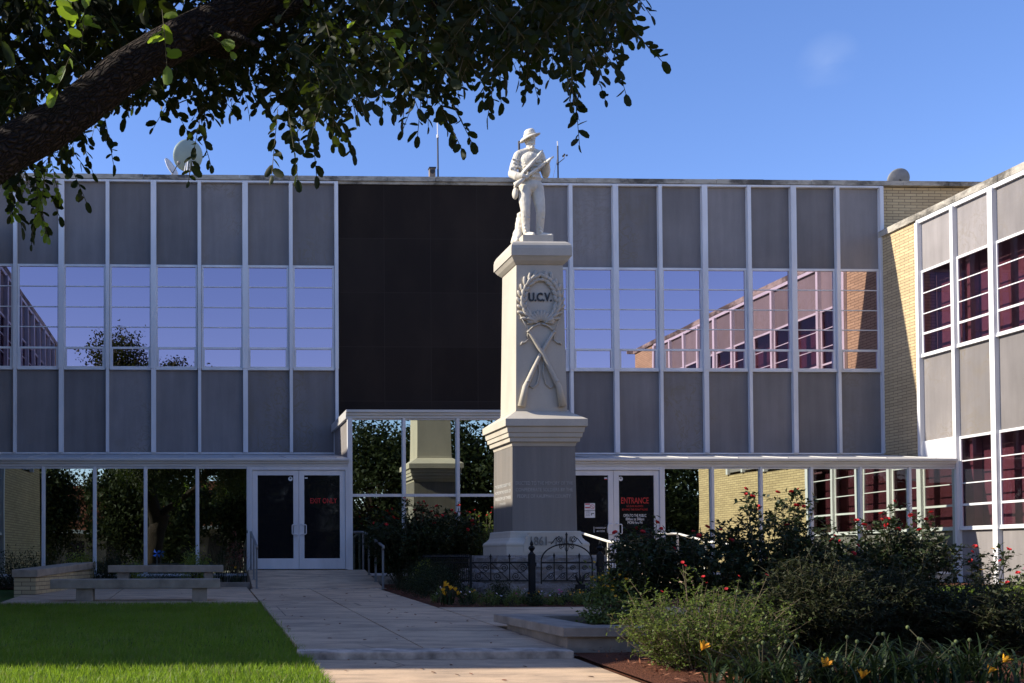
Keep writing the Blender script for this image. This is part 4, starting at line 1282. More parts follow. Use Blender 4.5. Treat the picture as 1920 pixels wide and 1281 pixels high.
# ------------------------------------------------------------------ benches, planters, handrails
def bench(label, x0, x1, y0, y1, zt, th, zg, legs):
    t = thing('stone_bench', label, 'bench', ((x0 + x1) / 2, (y0 + y1) / 2, zg), 'concrete benches on the patio')
    MB().box(x0, x1, y0, y1, zt - th, zt).build('seat_slab', M['bench'], t, bevel=.010)
    for a, b in legs:
        MB().box(a, b, y0 + .06, y1 - .06, zg, zt - th).build('leg', M['bench'], t, bevel=.008)
bench('longer concrete bench nearest the lawn, in front of the brick planter wall', -2.35, .275, 15.72, 16.17, -.345, .145, -.75, ((-1.96, -1.70), (-.16, .075)))
bench('shorter concrete bench farther back, close to the glass wall', -1.79, .40, 19.25, 19.68, -.160, .135, -.68, ((-1.62, -1.40), (.03, .20)))
BW = thing('brick_planter', 'low buff brick planter wall with thick concrete coping beside the benches', 'planter', (-2.9, 17.6, -.72))
def obl(mb, w0, z0a, z0b, z1a, z1b, a, b, ex=0.0):
    ax, ay = a; bx, by = b
    mb.hexa([(ax - w0 - ex, ay - ex, z0a), (ax + ex, ay - ex, z0a), (bx + ex, by, z0b), (bx - w0 - ex, by, z0b),
             (ax - w0 - ex, ay - ex, z1a), (ax + ex, ay - ex, z1a), (bx + ex, by, z1b), (bx - w0 - ex, by, z1b)])
mb = MB(); obl(mb, .37, -.8, -.75, -.345, -.235, (-2.86, 17.5), (-2.22, 20.9)); mb.build('brick_wall', M['brick'], BW)
mb = MB(); obl(mb, .37, -.3445, -.2345, -.215, -.105, (-2.86, 17.5), (-2.22, 20.9), .035); mb.build('coping', M['bench'], BW, bevel=.008)
PC = thing('stone_planter', 'low concrete planter border with projecting coping beside the walkway', 'planter', (3.35, 9.2, -.87))
mb = MB().box(3.36, 3.66, 9.26, 11.1, -1.0, -.745); mb.box(3.66, 7.0, 9.26, 9.50, -1.0, -.746); mb.box(3.66, 15.0, 11.1, 11.36, -1.0, -.7465); mb.build('border_wall', M['planter_stone'], PC)
mb = MB().box(3.30, 3.70, 9.20, 11.42, -.7445, -.655); mb.box(3.7005, 7.0, 9.20, 9.55, -.7445, -.656); mb.box(3.7005, 15.0, 11.08, 11.42, -.7445, -.657); mb.build('coping', M['planter_stone'], PC, bevel=.008)
MB().box(-.9, .93, 19.82, 19.92, -.72, -.50).build('bed_curb', M['planter_stone'], None)
tag(bpy.data.objects['bed_curb'], 'low concrete curb of the bed behind the far bench', 'curb')

def handrail(label, x, posts, mat, top_h=.80, lead=None):
    t = thing('handrail', label, 'handrail', (x, posts[0], -.64), 'handrails beside the entrance ramps')
    zf = lambda y: -.612 + max(0, min(2.2, y - 19.0)) * (.325 / 2.2)
    pts = [(x, posts[0] - .07, zf(posts[0]) + top_h - .05), (x, posts[0] - .05, zf(posts[0]) + top_h)] + [(x, y, zf(y) + top_h) for y in posts[1:]]
    if lead: pts.append((lead, posts[-1] + .03, zf(posts[-1]) + top_h))
    MB().tube(pts, .026, 8).build('rail', mat, t, smooth=True)
    for y in posts:
        mb = MB().box(x - .018, x + .018, y - .018, y + .018, zf(y) - .05, zf(y) + top_h)
        mb.build('post', mat, t)
        MB().box(x - .04, x + .04, y - .04, y + .04, zf(y) - .003, zf(y) + .008).build('foot_plate', mat, t)
handrail('dark metal handrail on the left side of the exit doors ramp', 1.02, [19.05, 20.1, 21.3], M['rail'])
handrail('dark metal handrail on the right side of the exit doors ramp', 3.40, [19.0, 19.8, 20.6, 21.35], M['rail'], lead=3.2)
handrail('sunlit white handrail beside the entrance doors ramp nearest the monument', 7.98, [18.6, 19.7, 21.25], M['rail_white'], .79)
handrail('sunlit white handrail on the far side of the entrance doors ramp', 9.93, [18.55, 19.75, 20.9], M['rail_white'], .79, lead=9.5)

# ------------------------------------------------------------------ plants
def vrand(n): 
    v = NP.normal(size=(n, 3)); return v / np.linalg.norm(v, axis=1, keepdims=True)

def bloom_mesh(kind):
    """one flower, about 1 unit across, opening towards +Z"""
    P, D, Nn = [], [], []
    if kind == 'rose':
        rings = ((.05, 6, .75), (.02, 7, .35), (.0, 5, 1.1))
        for z, n, up in rings:
            for k in range(n):
                a = 2 * math.pi * (k + .3 * z * 10) / n
                P.append((0, 0, z)); D.append((math.cos(a), math.sin(a), up)); Nn.append((-math.cos(a) * up, -math.sin(a) * up, 1))
        return P, D, Nn, .5, .42
    if kind == 'daisy':
        for k in range(6):
            a = 2 * math.pi * k / 6
            P.append((0, 0, 0)); D.append((math.cos(a), math.sin(a), .25)); Nn.append((0, 0, 1))
        return P, D, Nn, .5, .34
    if kind == 'lily':
        for k in range(6):
            a = 2 * math.pi * k / 6
            P.append((0, 0, -.35)); D.append((math.cos(a) * .75, math.sin(a) * .75, 1.0)); Nn.append((-math.cos(a), -math.sin(a), .6))
        return P, D, Nn, .8, .26

def add_blooms(parent, pts, kind, size, mat, name='blossom', face=None):
    P, D, Nn, L, Wd = bloom_mesh(kind)
    protos = []
    for i, p in enumerate(pts):
        s = size * RND.uniform(.75, 1.25)
        ax = Vector((RND.uniform(-.6, .6), RND.uniform(-.9, .3), RND.uniform(.5, 1))).normalized() if face is None else Vector(face)
        R = np.array(ax.to_track_quat('Z', 'Y').to_matrix())
        leaves(name, np.array(P) @ R.T * s + np.array(p), np.array(D) @ R.T, np.array(Nn) @ R.T, L * s, Wd * s, mat, parent, LEAF8, .25, -.1 if kind == 'lily' else .05)

def cane_shrub(name, label, cat, x, y, z0, rx, ry, h, canes, per, ll, lw, mat, group=None, stem=.006, bloom=None, nb=0, bs=.07, bmat=None, seed=0, spread=.25, wispy=0.0, smat='stem', twig=.16, low=.25):
    rg = np.random.default_rng(seed + 100); rr = random.Random(seed)
    t = thing(name, label, cat, (x, y, z0), group)
    st = MB(); P = []; D = []; Nn = []; tips = []
    for c in range(canes):
        a = rr.uniform(0, 2 * math.pi); q = math.sqrt(rr.random())
        u, v = q * math.cos(a), q * math.sin(a)
        hh = h * (1 - .42 * q ** 2) * rr.uniform(.72, 1.08)
        if wispy and rr.random() < wispy: hh *= rr.uniform(1.15, 1.5)
        b = Vector((x + rx * u * spread, y + ry * v * spread, z0 - .03))
        e = Vector((x + rx * u, y + ry * v, z0 + hh))
        m = b.lerp(e, .5) + Vector((rr.uniform(-.1, .1) * rx, rr.uniform(-.1, .1) * ry, hh * .12))
        path = [((1 - s) ** 2) * b + 2 * s * (1 - s) * m + s * s * e for s in (0, .2, .4, .6, .8, 1)]
        st.tube(path, [stem, stem * .9, stem * .8, stem * .65, stem * .5, stem * .3], 4, caps=False)
        tips.append(e)
        nt = max(1, per // 8)
        for k in range(nt):
            s = low + (1 - low) * (k + rr.random()) / nt
            p = ((1 - s) ** 2) * b + 2 * s * (1 - s) * m + s * s * e
            d = Vector((rr.gauss(0, 1), rr.gauss(0, 1), rr.gauss(.35, .6))); d.normalize()
            L = twig * rr.uniform(.5, 1.2)
            if L > .05: st.tube([p, p + d * L * .6, p + d * L + Vector((0, 0, -.1 * L))], [stem * .45, stem * .35, stem * .2], 3, caps=False)
            for j in range(8):
                f = (j + .6) / 8
                P.append(p + d * L * f)
                dd = d * .35 + Vector((rr.gauss(0, .7), rr.gauss(0, .7), rr.gauss(.12, .5)))
                D.append(dd); Nn.append(Vector((rr.gauss(0, .5), rr.gauss(0, .5), 1)))
    st.build('stems', M[smat], t)
    n = len(P)
    leaves('foliage', np.array([tuple(p) for p in P]), np.array([tuple(p) for p in D]), np.array([tuple(p) for p in Nn]), rg.uniform(.6, 1.15, n) * ll, rg.uniform(.6, 1.15, n) * lw, mat, t)
    if bloom:
        tips.sort(key=lambda p: -(p.z + rr.uniform(0, .25) * h) + .12 * p.y)
        pick = tips[:nb]
        while len(pick) < nb: pick.append(rr.choice(tips) + Vector((rr.gauss(0, .05), rr.gauss(0, .05), rr.gauss(0, .05))))
        add_blooms(t, [tuple(p + Vector((0, 0, .02))) for p in pick], bloom, bs, bmat)
    return t

def mound(name, label, cat, x, y, z0, rx, ry, h, n, ll, lw, mat, group=None, seed=0, clumps=26, bloom=None, nb=0, bs=.04, bmat=None):
    """dense rounded shrub: leaves gathered in clumps over a lumpy dome"""
    rg = np.random.default_rng(seed + 300)
    t = thing(name, label, cat, (x, y, z0), group)
    cd = rg.normal(size=(clumps, 3)); cd[:, 2] = np.abs(cd[:, 2]) * 1.1; cd /= np.linalg.norm(cd, axis=1, keepdims=True)
    cr = rg.uniform(.55, 1.0, clumps)
    k = rg.integers(0, clumps, n)
    q = cd[k] * cr[k][:, None] * .85 + rg.normal(size=(n, 3)) * .17
    q[:, 2] = np.abs(q[:, 2])
    P = q * np.array([rx, ry, h]) + np.array([x, y, z0])
    D = cd[k] * .8 + rg.normal(size=(n, 3)) * .7; D[:, 2] += .25
    Nn = cd[k] * .5 + rg.normal(size=(n, 3)) * .5 + np.array([0, 0, .5])
    leaves('foliage', P, D, Nn, rg.uniform(.65, 1.2, n) * ll, rg.uniform(.65, 1.2, n) * lw, mat, t)
    mb = MB()
    for i in range(0, clumps):
        e = Vector((x + cd[i, 0] * cr[i] * rx * .8, y + cd[i, 1] * cr[i] * ry * .8, z0 + cd[i, 2] * cr[i] * h * .8))
        mb.tube([(x + cd[i, 0] * rx * .1, y + cd[i, 1] * ry * .1, z0 - .03), Vector((x, y, z0)).lerp(e, .55) + Vector((0, 0, h * .08)), e], [.012, .009, .005], 4, caps=False)
    mb.build('stems', M['stem'], t)
    if bloom:
        idx = rg.permutation(n)[:nb * 6]
        pts = sorted([tuple(P[i]) for i in idx], key=lambda p: -p[2] + .3 * p[1])[:nb]
        add_blooms(t, [(a, b - .01, c + .03) for a, b, c in pts], bloom, bs, bmat)
    return t

def strap(name, label, cat, x, y, z0, n, L, wd, mat, group=None, seed=0, lean=.8, blooms=(), bmat='pt_orange', pods=0, bsize=.09):
    """arching strap leaves from one crown"""
    rr = random.Random(seed); t = thing(name, label, cat, (x, y, z0), group)
    mb = MB()
    for i in range(n):
        a = rr.uniform(0, 6.283); l = L * rr.uniform(.55, 1.15); w = wd * rr.uniform(.7, 1.2); ln = lean * rr.uniform(.4, 1.2)
        dx, dy = math.cos(a), math.sin(a); k = len(mb.v)
        bx, by = x + rr.gauss(0, .05 + .16 * (L > .4)), y + rr.gauss(0, .05 + .10 * (L > .4))
        for j in range(7):
            s = j / 6
            px = ln * l * s * s * .9; pz = l * (s - .55 * ln * s ** 2.6)
            ww = w * (1 - s ** 2.2) + .0008
            for e in (-1, 0, 1):
                mb.v.append((bx + dx * px - dy * ww * e, by + dy * px + dx * ww * e, z0 + pz + (.35 * ww if e else 0)))
        for j in range(6):
            for e in (0, 1):
                mb.f.append((k + j * 3 + e, k + j * 3 + e + 1, k + (j + 1) * 3 + e + 1, k + (j + 1) * 3 + e))
    me = bpy.data.meshes.new('foliage'); me.from_pydata(mb.v, [], mb.f); me.update()
    link('foliage', me, mat, t, smooth=True)
    for (bx, by, bz) in blooms:
        m2 = MB().tube([(x, y, z0), ((x + bx) / 2, (y + by) / 2 - .02, (z0 + bz) / 2 + .08), (bx, by, bz)], [.006, .005, .004], 5)
        m2.build('stalk', M['stem'], t)
        add_blooms(t, [(bx, by, bz)], 'lily', bsize, M[bmat], face=(rr.uniform(-.5, .5), rr.uniform(-.7, -.1), .8))
    for i in range(pods):
        px, py, pz = x + rr.gauss(0, .22), y + rr.gauss(0, .12), z0 + L * rr.uniform(.45, .95)
        m2 = MB().tube([(x, y, z0), (px, py, pz)], .0035, 4); m2.build('stalk', M['stem'], t)
        m2 = MB().ell((px, py, pz), (.013, .013, .016), None, 8, 6); m2.build('seed_pod', M['bud'], t, smooth=True)
    return t

ZB = lambda y: g(y) + .03
RG_ = 'rose bushes in the beds'
R = 'rose_bush'
# behind the monument and beside the exit ramp
cane_shrub(R, 'large dark rose bush with red blooms beside the right handrail of the exit ramp', 'rose bush', 4.05, 19.75, ZB(19.7), .95, .85, 1.60, 84, 168, .070, .042, M['lf_rose'], RG_, .008, 'rose', 13, .075, M['pt_red'], 1)
cane_shrub(R, 'rose bush with many bright red blooms before the third pane of the entrance bay', 'rose bush', 4.95, 20.1, ZB(20), .78, .8, 1.62, 78, 168, .070, .042, M['lf_rose'], RG_, .008, 'rose', 16, .075, M['pt_red'], 2)
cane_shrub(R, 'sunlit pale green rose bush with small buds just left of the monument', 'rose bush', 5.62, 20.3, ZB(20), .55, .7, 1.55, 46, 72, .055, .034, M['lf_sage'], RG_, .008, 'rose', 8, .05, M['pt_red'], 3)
mound('shrub', 'small lime green shrub behind the side run of the iron fence', 'shrub', 4.12, 18.75, ZB(18.6), .32, .3, .52, 900, .05, .03, M['lf_lime'], None, 4)
bxg = 'clipped dark boxwoods beside the walkway'
mound('boxwood', 'dark rounded boxwood at the foot of the exit ramp handrail', 'boxwood', 3.98, 18.3, ZB(18), .58, .5, .58, 4200, .028, .018, M['lf_box'], bxg, 5, 40)
mound('boxwood', 'dark rounded boxwood between the walkway and the corner of the iron fence', 'boxwood', 3.94, 16.55, ZB(16.5), .60, .52, .62, 5200, .028, .018, M['lf_box'], bxg, 6, 40)
mound('boxwood', 'smaller dark boxwood touching the walkway edge, between its two larger neighbours', 'boxwood', 3.78, 17.4, ZB(17.4), .40, .42, .48, 2800, .028, .018, M['lf_box'], bxg, 7, 30)
fsg = 'low dark shrubs before the iron fence'
mound('shrub', 'low dark feathery shrub before the scrolled fence panel left of the gate', 'shrub', 4.50, 15.35, ZB(15.3), .34, .24, .33, 1900, .035, .012, M['lf_dark'], fsg, 8, 24)
mound('shrub', 'low dark feathery shrub before the gate, partly hidden by the lantana', 'shrub', 5.88, 15.3, ZB(15.3), .36, .24, .34, 1900, .035, .012, M['lf_dark'], fsg, 9, 24)
strap('daylily', 'daylily clump with orange yellow blooms at the front corner of the monument bed', 'daylily', 3.62, 14.85, ZB(14.8), 46, .34, .009, M['lf_strap'], None, 10, .7,
      [(3.52, 14.75, -.50), (3.56, 14.78, -.42), (3.63, 14.75, -.47), (3.70, 14.75, -.49), (3.54, 14.72, -.55), (3.75, 14.78, -.55)], 'pt_yellow', 0, .10)
# bedding plants along the front of the monument bed
bed_spec = [
    (3.82, 14.62, 'pt_white', 'white'), (4.02, 14.95, 'pt_yellow', 'yellow'), (4.15, 14.58, 'pt_pink', 'magenta'), (4.33, 14.85, 'pt_white', 'white'), (4.48, 14.55, 'pt_pink', 'magenta'),
    (4.66, 14.85, 'pt_white', 'white'), (4.80, 14.56, 'pt_orange', 'orange'), (4.98, 14.85, 'pt_white', 'white'), (5.12, 14.58, 'pt_white', 'white'), (5.28, 14.9, 'pt_pink', 'magenta'),
    (5.42, 14.6, 'pt_orange', 'orange'), (5.60, 14.85, 'pt_orange', 'orange'), (5.78, 14.6, 'pt_white', 'white'), (3.60, 15.3, 'pt_white', 'white'), (5.95, 14.9, 'pt_yellow', 'yellow')]
where = ['next to the daylily clump', 'behind the first white one, below the small fence post', 'near the walkway end of the bed front', 'below the second fence spear', 'halfway to the big fence post',
         'just left of the big fence post', 'before the big fence post', 'below the gate hinge', 'in the bed front below the gate', 'below the middle of the gate',
         'on the path edge, right of the gate middle', 'before the right half of the gate', 'on the path edge beside the lantana', 'behind the daylily clump', 'behind the lantana, right of the gate']
for i, ((x, y, bm_, cn), w) in enumerate(zip(bed_spec, where)):
    mound('bedding_plant', 'bedding plant with %s flowers, %s' % (cn, w), 'flower', x, y, ZB(y), .15, .14, .23, 560, .035, .016,
          M['lf_lantana'] if i % 3 else M['lf_rose'], 'bedding flowers before the monument fence', 20 + i, 12, 'daisy', 4, .034, M[bm_])
# left bed under the glass wall
lg = 'lime green shrubs under the glass wall'
mound('lime_shrub', 'lime yellow shrub under the glass, above the coping of the brick planter', 'shrub', -2.55, 20.75, -.56, .38, .32, .74, 1400, .05, .026, M['lf_lime'], lg, 41, 22)
mound('lime_shrub', 'smallest lime yellow shrub, above the left end of the far bench', 'shrub', -1.45, 20.75, -.56, .28, .28, .56, 900, .05, .026, M['lf_lime'], lg, 42, 18)
mound('lime_shrub', 'widest lime yellow shrub, above the right end of the far bench', 'shrub', -.15, 20.75, -.56, .46, .34, .66, 1700, .05, .026, M['lf_lime'], lg, 43, 24)
mound('dark_shrub', 'dark shrub at the left edge of the picture, behind the brick planter', 'shrub', -3.75, 20.2, -.62, .62, .5, .75, 2200, .05, .022, M['lf_dark'], 'dark shrubs along the glass wall', 44, 30)
mound('dark_shrub', 'dark shrub between the two lime shrubs nearest the brick planter', 'shrub', -2.0, 20.95, -.56, .34, .25, .62, 1100, .05, .02, M['lf_dark'], 'dark shrubs along the glass wall', 45, 20)
gg = 'dark spiky grass tufts along the glass wall'
strap('grass_tuft', 'dark spiky grass tuft right of the widest lime shrub', 'grass', .42, 20.7, -.56, 90, .85, .006, M['lf_dark'], gg, 46, .5)
strap('grass_tuft', 'dark spiky grass tuft left of the smallest lime shrub', 'grass', -1.85, 20.6, -.56, 70, .75, .006, M['lf_dark'], gg, 47, .55)
strap('grass_tuft', 'dark spiky grass tuft behind the brick planter coping', 'grass', -3.1, 20.9, -.56, 70, .70, .006, M['lf_dark'], gg, 48, .55)
cane_shrub('red_shrub', 'thin reddish leaved shrub against the exit door jamb', 'shrub', .72, 20.9, -.56, .22, .2, 1.05, 14, 24, .06, .02, M['lf_redstem'], None, .005, seed=49)
mound('ground_cover', 'low grey green plants along the foot of the glass wall', 'ground cover', -.85, 20.95, -.57, .75, .22, .34, 1600, .045, .014, M['lf_grey'], None, 50, 40)
strap('daylily', 'small daylily with one yellow bloom between the far bench and the ramp', 'daylily', .70, 20.2, -.6, 40, .36, .007, M['lf_strap'], None, 51, .8, [(.66, 20.1, -.22)], 'pt_yellow', 0, .10)
t = thing('pinwheel', 'small blue pinwheel on a stake in the bed behind the far bench', 'pinwheel', (-.92, 20.6, -.56))
MB().tube([(-.92, 20.6, -.6), (-.92, 20.6, .06)], .006, 5).build('stake', M['rail'], t)
mb = MB()
for k in range(4):
    a = k * math.pi / 2 + .5
    mb.add([(-.92, 20.58, .07), (-.92 + .10 * math.cos(a), 20.575, .07 + .10 * math.sin(a)), (-.92 + .07 * math.cos(a + .7), 20.55, .07 + .07 * math.sin(a + .7))], [(0, 1, 2)])
mb.build('sail', M['blue'], t)
# planter beside the walkway
mound('lantana', 'bushy lantana with small yellow and orange flowers spilling over the stone planter', 'lantana', 4.38, 10.75, -.72, .38, .34, .56, 2000, .042, .026, M['lf_lantana'], None, 52, 30, 'daisy', 34, .036, M['pt_yellow'])
cane_shrub(R, 'dark rose bush with dark red blooms before the entrance doors', 'rose bush', 4.80, 10.9, -.72, .42, .5, 1.12, 44, 112, .060, .040, M['lf_rose'], RG_, .007, 'rose', 7, .060, M['pt_red'], 53)
cane_shrub(R, 'rose bush below the white handrail right of the entrance doors', 'rose bush', 5.38, 10.7, -.72, .46, .5, 1.02, 40, 112, .060, .040, M['lf_rose'], RG_, .007, 'rose', 6, .060, M['pt_red'], 54)
cane_shrub(R, 'tallest rose bush, spreading before the bright brick reflections', 'rose bush', 6.12, 10.7, -.72, .62, .6, 1.46, 62, 120, .060, .040, M['lf_rose'], RG_, .008, 'rose', 12, .060, M['pt_red'], 55)
cane_shrub(R, 'small rose bush between the tallest one and the broad one near the wing', 'rose bush', 6.80, 10.8, -.72, .36, .5, 1.05, 30, 96, .060, .040, M['lf_rose'], RG_, .007, 'rose', 5, .055, M['pt_red'], 56)
cane_shrub(R, 'broad rose bush with bright red blooms at its right, before the right wing', 'rose bush', 7.55, 10.75, -.72, .66, .55, 1.28, 62, 112, .060, .040, M['lf_rose'], RG_, .008, 'rose', 12, .060, M['pt_red'], 57)
cane_shrub(R, 'loose rose bush with faded pink red blooms at the right picture edge', 'rose bush', 8.42, 10.7, -.72, .42, .5, .90, 13, 56, .060, .040, M['lf_rose'], RG_, .007, 'rose', 9, .055, M['pt_red'], 58)
# foreground bed
cane_shrub('sage_bush', 'airy sunlit grey green bush with wiry stems right of the walkway', 'bush', 4.02, 8.05, -.93, .80, .58, .66, 210, 88, .032, .017, M['lf_sage'], None, .0035, 'daisy', 8, .028, M['pt_red'], 60, .35, .10, 'stem_dry', .13, .12)
db = 'dark bushes in the foreground bed'
cane_shrub('dark_bush', 'dark feathery bush right of the airy sunlit one', 'bush', 5.15, 8.5, -.9, .62, .5, .86, 150, 150, .046, .020, M['lf_dark'], db, .004, seed=61, spread=.35, wispy=.06)
cane_shrub('dark_bush', 'dark feathery bush below the tallest rose bush', 'bush', 5.95, 8.9, -.9, .66, .5, .82, 150, 150, .046, .020, M['lf_dark'], db, .004, seed=62, spread=.35, wispy=.05)
cane_shrub('dark_bush', 'dark feathery bush below the broad rose bush', 'bush', 6.85, 8.8, -.9, .64, .5, .66, 130, 150, .046, .020, M['lf_dark'], db, .004, 'daisy', 3, .05, M['pt_orange'], 63, .35, .04)
cane_shrub('dark_bush', 'low dark feathery bush at the right picture edge', 'bush', 7.4, 8.3, -.9, .45, .5, .22, 60, 120, .042, .018, M['lf_dark'], db, .004, seed=64, spread=.35)
dl = 'daylily clumps in the foreground bed'
strap('daylily', 'daylily clump with an orange bloom at the foot of the airy sunlit bush', 'daylily', 4.05, 7.25, -.98, 130, .42, .010, M['lf_strap'], dl, 65, .9, [(3.60, 7.2, -.655)], pods=6)
strap('daylily', 'daylily clump with a wide open orange bloom at the bottom picture edge', 'daylily', 4.62, 7.2, -.98, 150, .46, .010, M['lf_strap'], dl, 66, .9, [(4.43, 7.1, -.775), (4.60, 6.95, -.83)], pods=9)
strap('daylily', 'daylily clump without blooms between two flowering clumps', 'daylily', 5.15, 7.3, -.98, 150, .46, .010, M['lf_strap'], dl, 67, .9, pods=8)
strap('daylily', 'daylily clump with an orange bud in the bottom right corner', 'daylily', 5.62, 7.3, -.98, 150, .48, .010, M['lf_strap'], dl, 68, .9, [(5.82, 7.2, -.76), (5.55, 7.0, -.81)], pods=7)
# sunny bed before the right wing
yg = 'sunlit flowers before the right wing'
mound('flower_mound', 'sunlit mound of yellow flowers seen between the rose bushes', 'flower', 11.0, 17.3, -.66, .5, .4, .55, 1200, .05, .03, M['lf_sage'], yg, 70, 20, 'daisy', 40, .09, M['pt_yellow'])
mound('flower_mound', 'sunlit mound of red flowers seen behind the tallest rose bush', 'flower', 9.4, 15.3, -.68, .5, .4, .5, 1200, .05, .03, M['lf_sage'], yg, 71, 20, 'daisy', 30, .09, M['pt_red'])
mound('flower_mound', 'sunlit pale bush beside the foot of the right wing', 'flower', 14.6, 17.2, -.66, .7, .5, .7, 1500, .06, .035, M['lf_sage'], yg, 72, 22, 'daisy', 18, .09, M['pt_pink'])

# ------------------------------------------------------------------ the oak over the camera
OK = thing('oak_tree', 'big live oak whose bark limb and dark leaves hang across the top left', 'tree', (-1.95, 5.0, -1.1))
def bark_tube(mb, pts, rad, n=28, seed=0, sub=10):
    P = [Vector(p) for p in pts]
    out = []; rr = []
    for i in range(len(P) - 1):
        p0, p1, p2, p3 = P[max(i - 1, 0)], P[i], P[i + 1], P[min(i + 2, len(P) - 1)]
        for k in range(sub):
            t = k / sub
            q = .5 * ((2 * p1) + (p2 - p0) * t + (2 * p0 - 5 * p1 + 4 * p2 - p3) * t * t + (3 * p1 - p0 - 3 * p2 + p3) * t ** 3)
            out.append(q); rr.append(rad[i] + (rad[i + 1] - rad[i]) * t)
    out.append(P[-1]); rr.append(rad[-1])
    k0 = len(mb.v)
    mb.tube(out, rr, n)
    for i in range(len(out)):
        for j in range(n):
            v = Vector(mb.v[k0 + i * n + j]); c = out[i]; d = v - c
            f = 1 + .10 * mnoise.noise(v * 3.2 + Vector((seed, 0, 0))) + .05 * mnoise.noise(v * 11)
            mb.v[k0 + i * n + j] = tuple(c + d * f)
mb = MB()
bark_tube(mb, [(-2.0, 4.95, -1.35), (-1.95, 5.0, -.9), (-1.85, 5.05, 0), (-1.75, 5.15, .9), (-1.55, 5.25, 1.72)], [.52, .40, .33, .33, .31], seed=1)
bark_tube(mb, [(-1.66, 5.2, 1.45), (-1.40, 5.30, 1.86), (-1.07, 5.36, 2.127), (-.74, 5.42, 2.36), (-.372, 5.48, 2.675), (.047, 5.54, 2.94), (.53, 5.6, 3.19), (1.2, 5.7, 3.5), (2.3, 5.9, 4.2)],
          [.19, .145, .118, .110, .108, .106, .09, .07, .04], n=40, seed=2, sub=16)
bark_tube(mb, [(-1.7, 5.15, 1.3), (-1.95, 5.7, 2.2), (-2.3, 6.4, 3.4), (-2.6, 7.0, 5.0), (-2.8, 7.3, 6.8)], [.27, .23, .19, .13, .05], seed=3)
bark_tube(mb, [(-1.7, 5.1, 1.4), (-1.9, 4.6, 2.4), (-2.1, 4.0, 3.6), (-2.3, 3.2, 5.2)], [.24, .19, .14, .05], seed=4)
bark_tube(mb, [(.1, 5.56, 2.9), (.35, 6.1, 3.5), (.6, 6.9, 4.5), (.7, 7.6, 5.6)], [.14, .11, .08, .04], n=16, seed=5)
bark_tube(mb, [(-2.0, 5.9, 2.6), (-1.7, 6.6, 3.6), (-1.3, 7.0, 4.8), (-1.0, 7.2, 6.2)], [.11, .09, .07, .04], n=16, seed=6)
for k, (p, q) in enumerate((((.4, 5.6, 3.0), (1.0, 5.2, 2.95)), ((.85, 5.65, 3.25), (1.9, 5.4, 3.15)), ((.85, 5.65, 3.25), (1.5, 6.2, 3.4)), ((1.5, 5.75, 3.7), (2.3, 5.5, 3.35)), ((-.1, 5.54, 2.8), (.3, 5.2, 2.65)), ((.05, 5.55, 2.9), (-.2, 6.1, 3.0)))):
    p, q = Vector(p), Vector(q)
    mb.tube([p, p.lerp(q, .5) + Vector((0, 0, .1)), q], [.05, .03, .012], 7)
mb.build('trunk', M['bark'], OK, smooth=True)

# the hem of the crown, given as bearing (x over distance) and rise (height over distance)
HEM = [(-520, 420), (-200, 380), (0, 318), (60, 330), (120, 322), (200, 235), (260, 222), (330, 235), (400, 225), (450, 190), (500, 205), (560, 232), (620, 228), (660, 200), (700, 150), (760, 165), (800, 172), (860, 178),
       (895, 110), (950, 128), (1000, 105), (1060, 108), (1100, 130), (1150, 115), (1185, 80), (1205, 0), (1240, -70), (1320, -160)]
hx = np.array([(a - 379) / 1900 for a, _ in HEM]); hz = np.array([(1044 - b) / 1900 for _, b in HEM])
lfP, lfD, lfN, lfL = [], [], [], []
tw = MB()
def oak_twig(p, d, L, leafL=.070, every=.025, droop=.35):
    p = Vector(p); d = Vector(d).normalized()
    n = max(3, int(L / every)); pts = []
    side = d.cross(Vector((0, 0, 1)));
    side = side.normalized() if side.length > .1 else Vector((1, 0, 0))
    for k in range(n + 1):
        s = k / n
        pts.append(p + d * L * s + Vector((0, 0, -droop * L * s * s)))
    tw.tube(pts[::2] + [pts[-1]], .0022, 3, caps=False)
    for k in range(1, n + 1):
        a = RND.uniform(0, 6.28)
        dirn = (d * .5 + Vector((math.cos(a), math.sin(a) * .9, RND.gauss(-.25, .45))))
        if k == n: dirn = d + Vector((0, 0, -.4))
        lfP.append(tuple(pts[k])); lfD.append(tuple(dirn)); lfN.append((RND.gauss(0, .55), RND.choice((-1, 1)) * RND.uniform(.3, 1.2), RND.uniform(.1, .9))); lfL.append(leafL * RND.uniform(.6, 1.2))
cnt = 0
while cnt < 2000:
    Y = RND.uniform(4.7, 7.4)
    b = RND.uniform(-.36, .47)
    if b < .10 and Y < 5.85: continue
    r0 = float(np.interp(b, hx, hz))
    r = r0 + .020 + RND.random() ** 1.15 * (.20 + max(0, (.30 - b)) * .30)
    X, Z = b * Y, r * Y
    if mnoise.noise(Vector((X * 2.1, Y * 1.4, Z * 2.1))) > .33: continue
    a = RND.uniform(0, 6.28)
    L = RND.uniform(.16, .34)
    oak_twig((X - .5 * L * math.cos(a), Y, Z + .35 * L), (math.cos(a), .5 * math.sin(a), -.55), L)
    cnt += 1
cnt = 0
while cnt < 900:                     # the thick inner part over and behind the limb
    Y = RND.uniform(6.0, 8.2); b = RND.uniform(-.40, .12)
    r = float(np.interp(b, hx, hz)) + .03 + RND.random() * .34
    if mnoise.noise(Vector((b * 14, r * 14, Y * .8))) > .25: continue
    a = RND.uniform(0, 6.28); L = RND.uniform(.2, .4)
    oak_twig((b * Y, Y, r * Y + .3 * L), (math.cos(a), .5 * math.sin(a), -.5), L, .078, .028)
    cnt += 1
